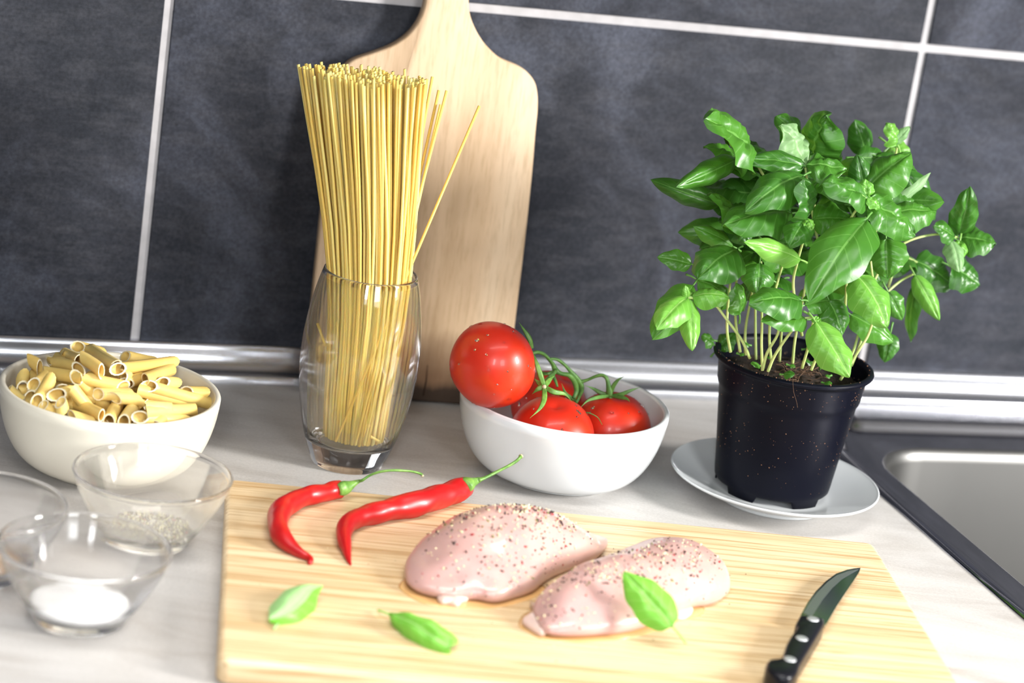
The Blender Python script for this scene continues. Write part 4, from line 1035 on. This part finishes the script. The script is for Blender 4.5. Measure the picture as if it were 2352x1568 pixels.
# juice stains soaked into the bamboo round the meat
def puddle(px, label):
    P = smooth_poly([at(x, y, BT+0.0004) for x, y in px], 4); c = sum(P, Vector())/len(P)
    L = [[p+Vector((0, 0, -0.0003)) for p in P], [p for p in P], [c+(p-c)*0.95+Vector((0, 0, .00012)) for p in P]]
    V, F = loops_mesh([[q-c for q in l] for l in L]); o = mesh_obj('juice_puddle', V, F, M['juice']); o.location = c; recalc(o); tag(o, label, 'liquid', 'meat juice on the bamboo'); return o
M['juice'] = simple('meat_juice', (0.62, 0.36, 0.14), 0.12, coat=0.6)
puddle([(916, 1342), (930, 1362), (965, 1382), (1010, 1392), (1070, 1396), (1130, 1396), (1190, 1384), (1230, 1370), (1250, 1345), (1100, 1330), (960, 1320)], 'thin film of juice round the front of the left chicken breast')
puddle([(1190, 1432), (1215, 1452), (1250, 1468), (1320, 1473), (1420, 1468), (1500, 1450), (1560, 1425), (1610, 1412), (1600, 1390), (1400, 1400), (1230, 1400)], 'thin film of juice round the front of the right chicken breast')

# ================================================================== GROUND PEPPER
def pepper(name, target, n, clusters, label, rng, sizes, extra=None):
    bm = bmesh.new(); bm.from_mesh(target.data); bvh = BVHTree.FromBMesh(bm); mw = target.matrix_world.copy(); bm.free()
    loc = Vector(target.location); rz = Matrix.Rotation(target.rotation_euler.z, 3, 'Z')
    V, F, fm = [], [], []
    def place(p, r):
        lp_ = rz.inverted() @ (Vector((p.x, p.y, 0.3))-loc)
        hit, nn, idx, dist = bvh.ray_cast(lp_, Vector((0, 0, -1)))
        if hit is None: return False
        q = loc+rz @ hit; nv = rz @ nn
        mi = rng.choices([0, 1, 2, 3], [.45, .40, .09, .06])[0]
        v, f = bit(q+nv*r*0.35, r, rng, rng.uniform(1, 2.2)); o_ = len(V); V.extend(v); F.extend([tuple(i+o_ for i in t) for t in f]); fm.extend([mi]*len(f)); return True
    c = 0
    while c < n:
        (x, y, sx, sy, w_) = rng.choices(clusters, [q[4] for q in clusters])[0]
        base = at(x, y, ZB+(0.03 if target is not bo else 0)); p = base+Vector((rng.gauss(0, sx), rng.gauss(0, sy), 0))
        if place(p, rng.choice(sizes)): c += 1
        else: c += 0.2
    o = mesh_obj(name, V, F, None, mats=[M['pep_dark'], M['pep_light'], M['pep_red'], M['pep_green']], fmat=fm, smooth=False)
    tag(o, label, 'pepper', kind='stuff'); return o
rg = random.Random(31); bpy.context.view_layer.update()
SZ = [.00025, .00035, .0004, .0005, .0005, .0006, .0007, .0009]
pepper('ground_pepper', ch1, 820, [(1160, 1205, .030, .016, 3), (1240, 1190, .018, .012, 3), (1200, 1260, .026, .02, 2.2), (1300, 1235, .022, .014, 1.5), (1080, 1290, .03, .025, .8)], 'coarse ground pepper scattered over the left chicken breast', rg, SZ)
pepper('ground_pepper', ch2, 660, [(1550, 1262, .022, .014, 3), (1400, 1300, .022, .008, 2.2), (1290, 1355, .02, .014, 1.2), (1600, 1310, .018, .018, 1.2), (1480, 1330, .03, .022, 1.2), (1330, 1390, .025, .02, .7)], 'coarse ground pepper scattered over the right chicken breast', rg, SZ)
pepper('ground_pepper', bo, 110, [(1220, 1380, .03, .03, 1.6), (860, 1320, .045, .03, 1), (1380, 1290, .012, .012, 1.6), (1180, 1480, .05, .02, 1.2), (1700, 1400, .05, .04, .5), (1350, 1320, .02, .012, 1)], 'loose pepper crumbs scattered on the bamboo cutting board', rg, [.00025, .0003, .0004, .0005])

# ================================================================== BASIL LEAVES ON THE BOARD
def loose_leaf(B, T, w_, label, **kw):
    e = leaf_at(B, T, w_, name='basil_leaf', petiole=kw.pop('petiole', .006), **kw); tag(e, label, 'leaf', 'loose basil leaves on the board'); return e
M['leaf_top'] = mat_leaf('leaf_fresh', (0.14, 0.46, 0.04), (0.22, 0.56, 0.07), (0.50, 0.80, 0.28), 0.2, 0.4)
M['leaf_back'] = mat_leaf('leaf_back', (0.34, 0.62, 0.24), (0.42, 0.68, 0.30), (0.5, 0.75, 0.38), 0.25, 0.45)
# left leaf lies on its side, pale underside up; middle one is curled over
l1 = loose_leaf(at(637, 1434, ZB+.002), at(724, 1334, ZB+.010), 92, 'pale basil leaf with its underside up, on the bamboo below the left chilli', mat='leaf_back', up=.30, cup=.45, arch=.10, petiole=.004, roll=.1, ends=(.8, .95), bend=-.10, blister=.02, puff=.015)
l1.data.materials.append(M['leaf_top'])
for p in l1.data.polygons:
    if p.index < 22*14 and (p.index % 14) < 5: p.material_index = 1          # the turned-up edge shows the green upper side
loose_leaf(at(893, 1410, ZB+.004), at(1034, 1488, ZB+.004), 88, 'curled green basil leaf on the bamboo in front of the left chicken breast', mat='leaf_top', up=.35, cup=.60, arch=.14, petiole=.010, twist=.4, puff=.05, blister=.08, roll=-.1, ends=(.75, .38))
loose_leaf(at(1545, 1438, ZB+.016), at(1432, 1314, ZB+.034), 84, 'fresh green basil leaf lying on the right chicken breast', mat='leaf_top', up=.3, cup=.22, arch=.06, petiole=.012)

# ================================================================== KNIFE
kn = empty('paring_knife', at(1880, 1440, ZB), 'small kitchen knife with a black riveted handle at the right end of the bamboo board', 'knife')
K0 = Vector(kn.location)
kz = lambda x, y, z: at(1700+x/5.09, 1260+y/5.09, z)-K0
def slab(name, px, z0, z1, mat, bev=0.0, tops=None, m=3):
    P = smooth_poly([kz(x, y, z1) for x, y in px], m) if m > 1 else [kz(x, y, z1) for x, y in px]
    c = sum(P, Vector())/len(P); c.z = 0
    def off(s_, z):
        L_ = []
        n = len(P)
        for i, p in enumerate(P):
            t = (P[(i+1) % n]-P[i-1]); t.z = 0; t.normalize(); nn = Vector((t.y, -t.x, 0)) * sgn
            q = p+nn*s_; L_.append(Vector((q.x, q.y, z-K0.z)))
        return L_
    area_ = sum(P[i].x*P[(i+1) % len(P)].y-P[(i+1) % len(P)].x*P[i].y for i in range(len(P)))
    sgn = -1 if area_ > 0 else 1
    if bev: L = [off(bev, z0), off(bev*.3, z0+bev*.3), off(0, z0+bev), off(0, z1-bev), off(bev*.3, z1-bev*.3), off(bev, z1)]
    else: L = [off(0, z0), off(0, z1)]
    V, F = loops_mesh(L); o = mesh_obj(name, V, F, mat, kn); recalc(o); o.data.set_sharp_from_angle(angle=0.8); return o
ZH = ZB+0.0128
# handle: outline of its upper face, butt at the lower left
hx = [(712, 765), (840, 775), (965, 800), (992, 835), (975, 880), (915, 985), (845, 1105), (770, 1230), (715, 1330), (690, 1400), (660, 1450), (600, 1488), (500, 1490), (400, 1455), (330, 1405), (303, 1360), (318, 1308), (355, 1278), (420, 1268), (465, 1262), (498, 1235), (520, 1165), (548, 1090), (592, 1010), (650, 930), (668, 895), (652, 872), (655, 848), (680, 805)]
slab('handle', hx, ZB+0.0002, ZH, M['handle'], 0.0022, m=3)
bl = [(700, 790), (720, 752), (790, 625), (880, 500), (1000, 378), (1120, 290), (1250, 243), (1340, 226), (1408, 220), (1396, 262), (1330, 368), (1250, 485), (1130, 668), (1020, 858), (985, 905), (860, 860)]
ZK = ZB+0.0080
# blade, ground thin towards the cutting edge (upper left)
Pt = [kz(x, y, ZK) for x, y in bl]
bo_ = slab('blade', bl, ZK-0.0016, ZK, M['blade'], 0.0, m=1)
gr = [(742, 745), (812, 630), (900, 510), (1018, 392), (1130, 308), (1255, 262), (1345, 244), (1386, 238), (1290, 292), (1190, 352), (1080, 452), (965, 590), (880, 720), (835, 790)]
o = slab('edge_bevel', gr, ZK-0.0004, ZK+0.00012, mat_alu('ground_edge', (0.62, 0.64, 0.68), 0.38), 0.0, m=1); o['label'] = 'lighter ground bevel along the cutting edge'
for (x, y) in ((853, 820), (720, 1045), (582, 1288)):
    c = kz(x, y, ZH); L = [[c+Vector((r*math.cos(2*PI*k/24), r*math.sin(2*PI*k/24), z)) for k in range(24)] for r, z in ((.0037, -.001), (.0037, .0001), (.0034, .0003), (.0008, .0003))]
    V, F = loops_mesh(L); o = mesh_obj('rivet', V, F, M['rivet'], kn); recalc(o); o['label'] = 'flat silver rivet'

# ================================================================== SMALL GLASS BOWLS
gb = [(0.0, 0.0008), (0.0225, 0.0006), (0.0248, 0.0), (0.0262, 0.0008), (0.0272, 0.003), (0.0300, 0.0075), (0.0350, 0.0145), (0.0405, 0.0240), (0.0450, 0.0330), (0.0478, 0.0405), (0.0486, 0.0432), (0.0492, 0.0446), (0.0486, 0.0456), (0.0474, 0.0455), (0.0466, 0.0442), (0.0462, 0.0425), (0.0432, 0.0335), (0.0386, 0.0248), (0.0332, 0.0160), (0.0285, 0.0102), (0.0240, 0.0072), (0.015, 0.0060), (0.0, 0.0058)]
gprof = smooth_prof(gb, 3); gproto = lathe_axis('glass_bowl', gprof, M['bowl_glass'], 128)
GB = [((-0.0421, -0.3180), 'small clear glass bowl with ground pepper, behind the other glass bowls beside the bamboo board'),
      ((-0.1000, -0.4330), 'small clear glass bowl of white salt, nearest the viewer'),
      ((-0.1500, -0.3700), 'small clear glass bowl cut off by the left edge of the picture')]
for k, ((x, y), lab) in enumerate(GB):
    o = gproto if k == 0 else gproto.copy()
    if k: COL.objects.link(o)
    o.location = (x, y, 0.0002); tag(o, lab, 'bowl', 'small clear glass bowls')
def inner_r(z):
    q = [(0.0, 0.0058), (0.015, 0.0060), (0.0240, 0.0072), (0.0285, 0.0102), (0.0332, 0.0160), (0.0386, 0.0248)]
    for (r0, z0), (r1, z1) in zip(q, q[1:]):
        if z <= z1: return r0+(r1-r0)*(z-z0)/(z1-z0)
    return .0386
# salt: a heap moulded to the bowl
def heap(name, cx, cy, R, zc, ztop, mat, label, cat, off=(0, 0), seed=0):
    L = []; n = 72
    for f_ in (0.3, 0.6, 0.85, 1.0):                    # underside follows the glass
        r = R*f_; L.append([Vector((r*math.cos(2*PI*k/n), r*math.sin(2*PI*k/n), 0)) for k in range(n)])
    for i, l in enumerate(L):
        f_ = (0.3, 0.6, 0.85, 1.0)[i]; r = R*f_; z = 0.0062
        for zz in [0.0058+0.0002*j for j in range(80)]:
            if inner_r(zz) >= r+math.hypot(*off)+0.0003: z = zz; break
        for v in l: v.z = z+0.0004
    zr = L[-1][0].z
    for i in range(1, 10):
        t = i/10; r = R*(1-t); l = []
        for k in range(n):
            a = 2*PI*k/n; x, y = r*math.cos(a), r*math.sin(a)
            l.append(Vector((x, y, zr+(ztop-zr)*(1-(1-t)**2.2)+0.0009*pnoise(Vector((x*120+seed, y*120, 2))))))
        L.append(l)
    V, F = loops_mesh(L); o = mesh_obj(name, V, F, mat); o.location = (cx+off[0], cy+off[1], 0.0002); recalc(o); tag(o, label, cat, kind='stuff'); return o
heap('salt', -0.1000, -0.4330, 0.0282, 0, 0.0175, M['salt'], 'white salt heaped in the nearest glass bowl', 'salt')
heap('ground_spice', -0.1500, -0.3700, 0.0235, 0, 0.0090, M['spice'], 'brown ground spice in the glass bowl at the left edge', 'spice')
ph_ = heap('pepper_heap', -0.0421, -0.3180, 0.0238, 0, 0.0112, M['pep_green'], 'x', 'pepper', off=(.002, .0), seed=4)
V, F, fm = [], [], []
bm = bmesh.new(); bm.from_mesh(ph_.data); bvh = BVHTree.FromBMesh(bm); bm.free()
for k in range(1100):
    a, r = rg.uniform(0, 6.28), 0.0245*math.sqrt(rg.random())
    hit = bvh.ray_cast(Vector((r*math.cos(a), r*math.sin(a), .1)), Vector((0, 0, -1)))[0]
    if hit is None: continue
    v, f = bit(hit+Vector((0, 0, rg.uniform(.0002, .001))), rg.choice([.0005, .0006, .0008]), rg, 1.4); o_ = len(V); V += v; F += [tuple(i+o_ for i in t) for t in f]; fm += [rg.choices([0, 1, 2, 3], [.5, .28, .04, .18])[0]]*len(f)
o = mesh_obj('ground_pepper', V, F, None, mats=[M['pep_dark'], M['pep_light'], M['pep_red'], M['pep_green']], fmat=fm, smooth=False); o.location = ph_.location
tag(o, 'coarse ground pepper lying in the middle glass bowl', 'pepper', kind='stuff')
me_ = ph_.data; bpy.data.objects.remove(ph_)
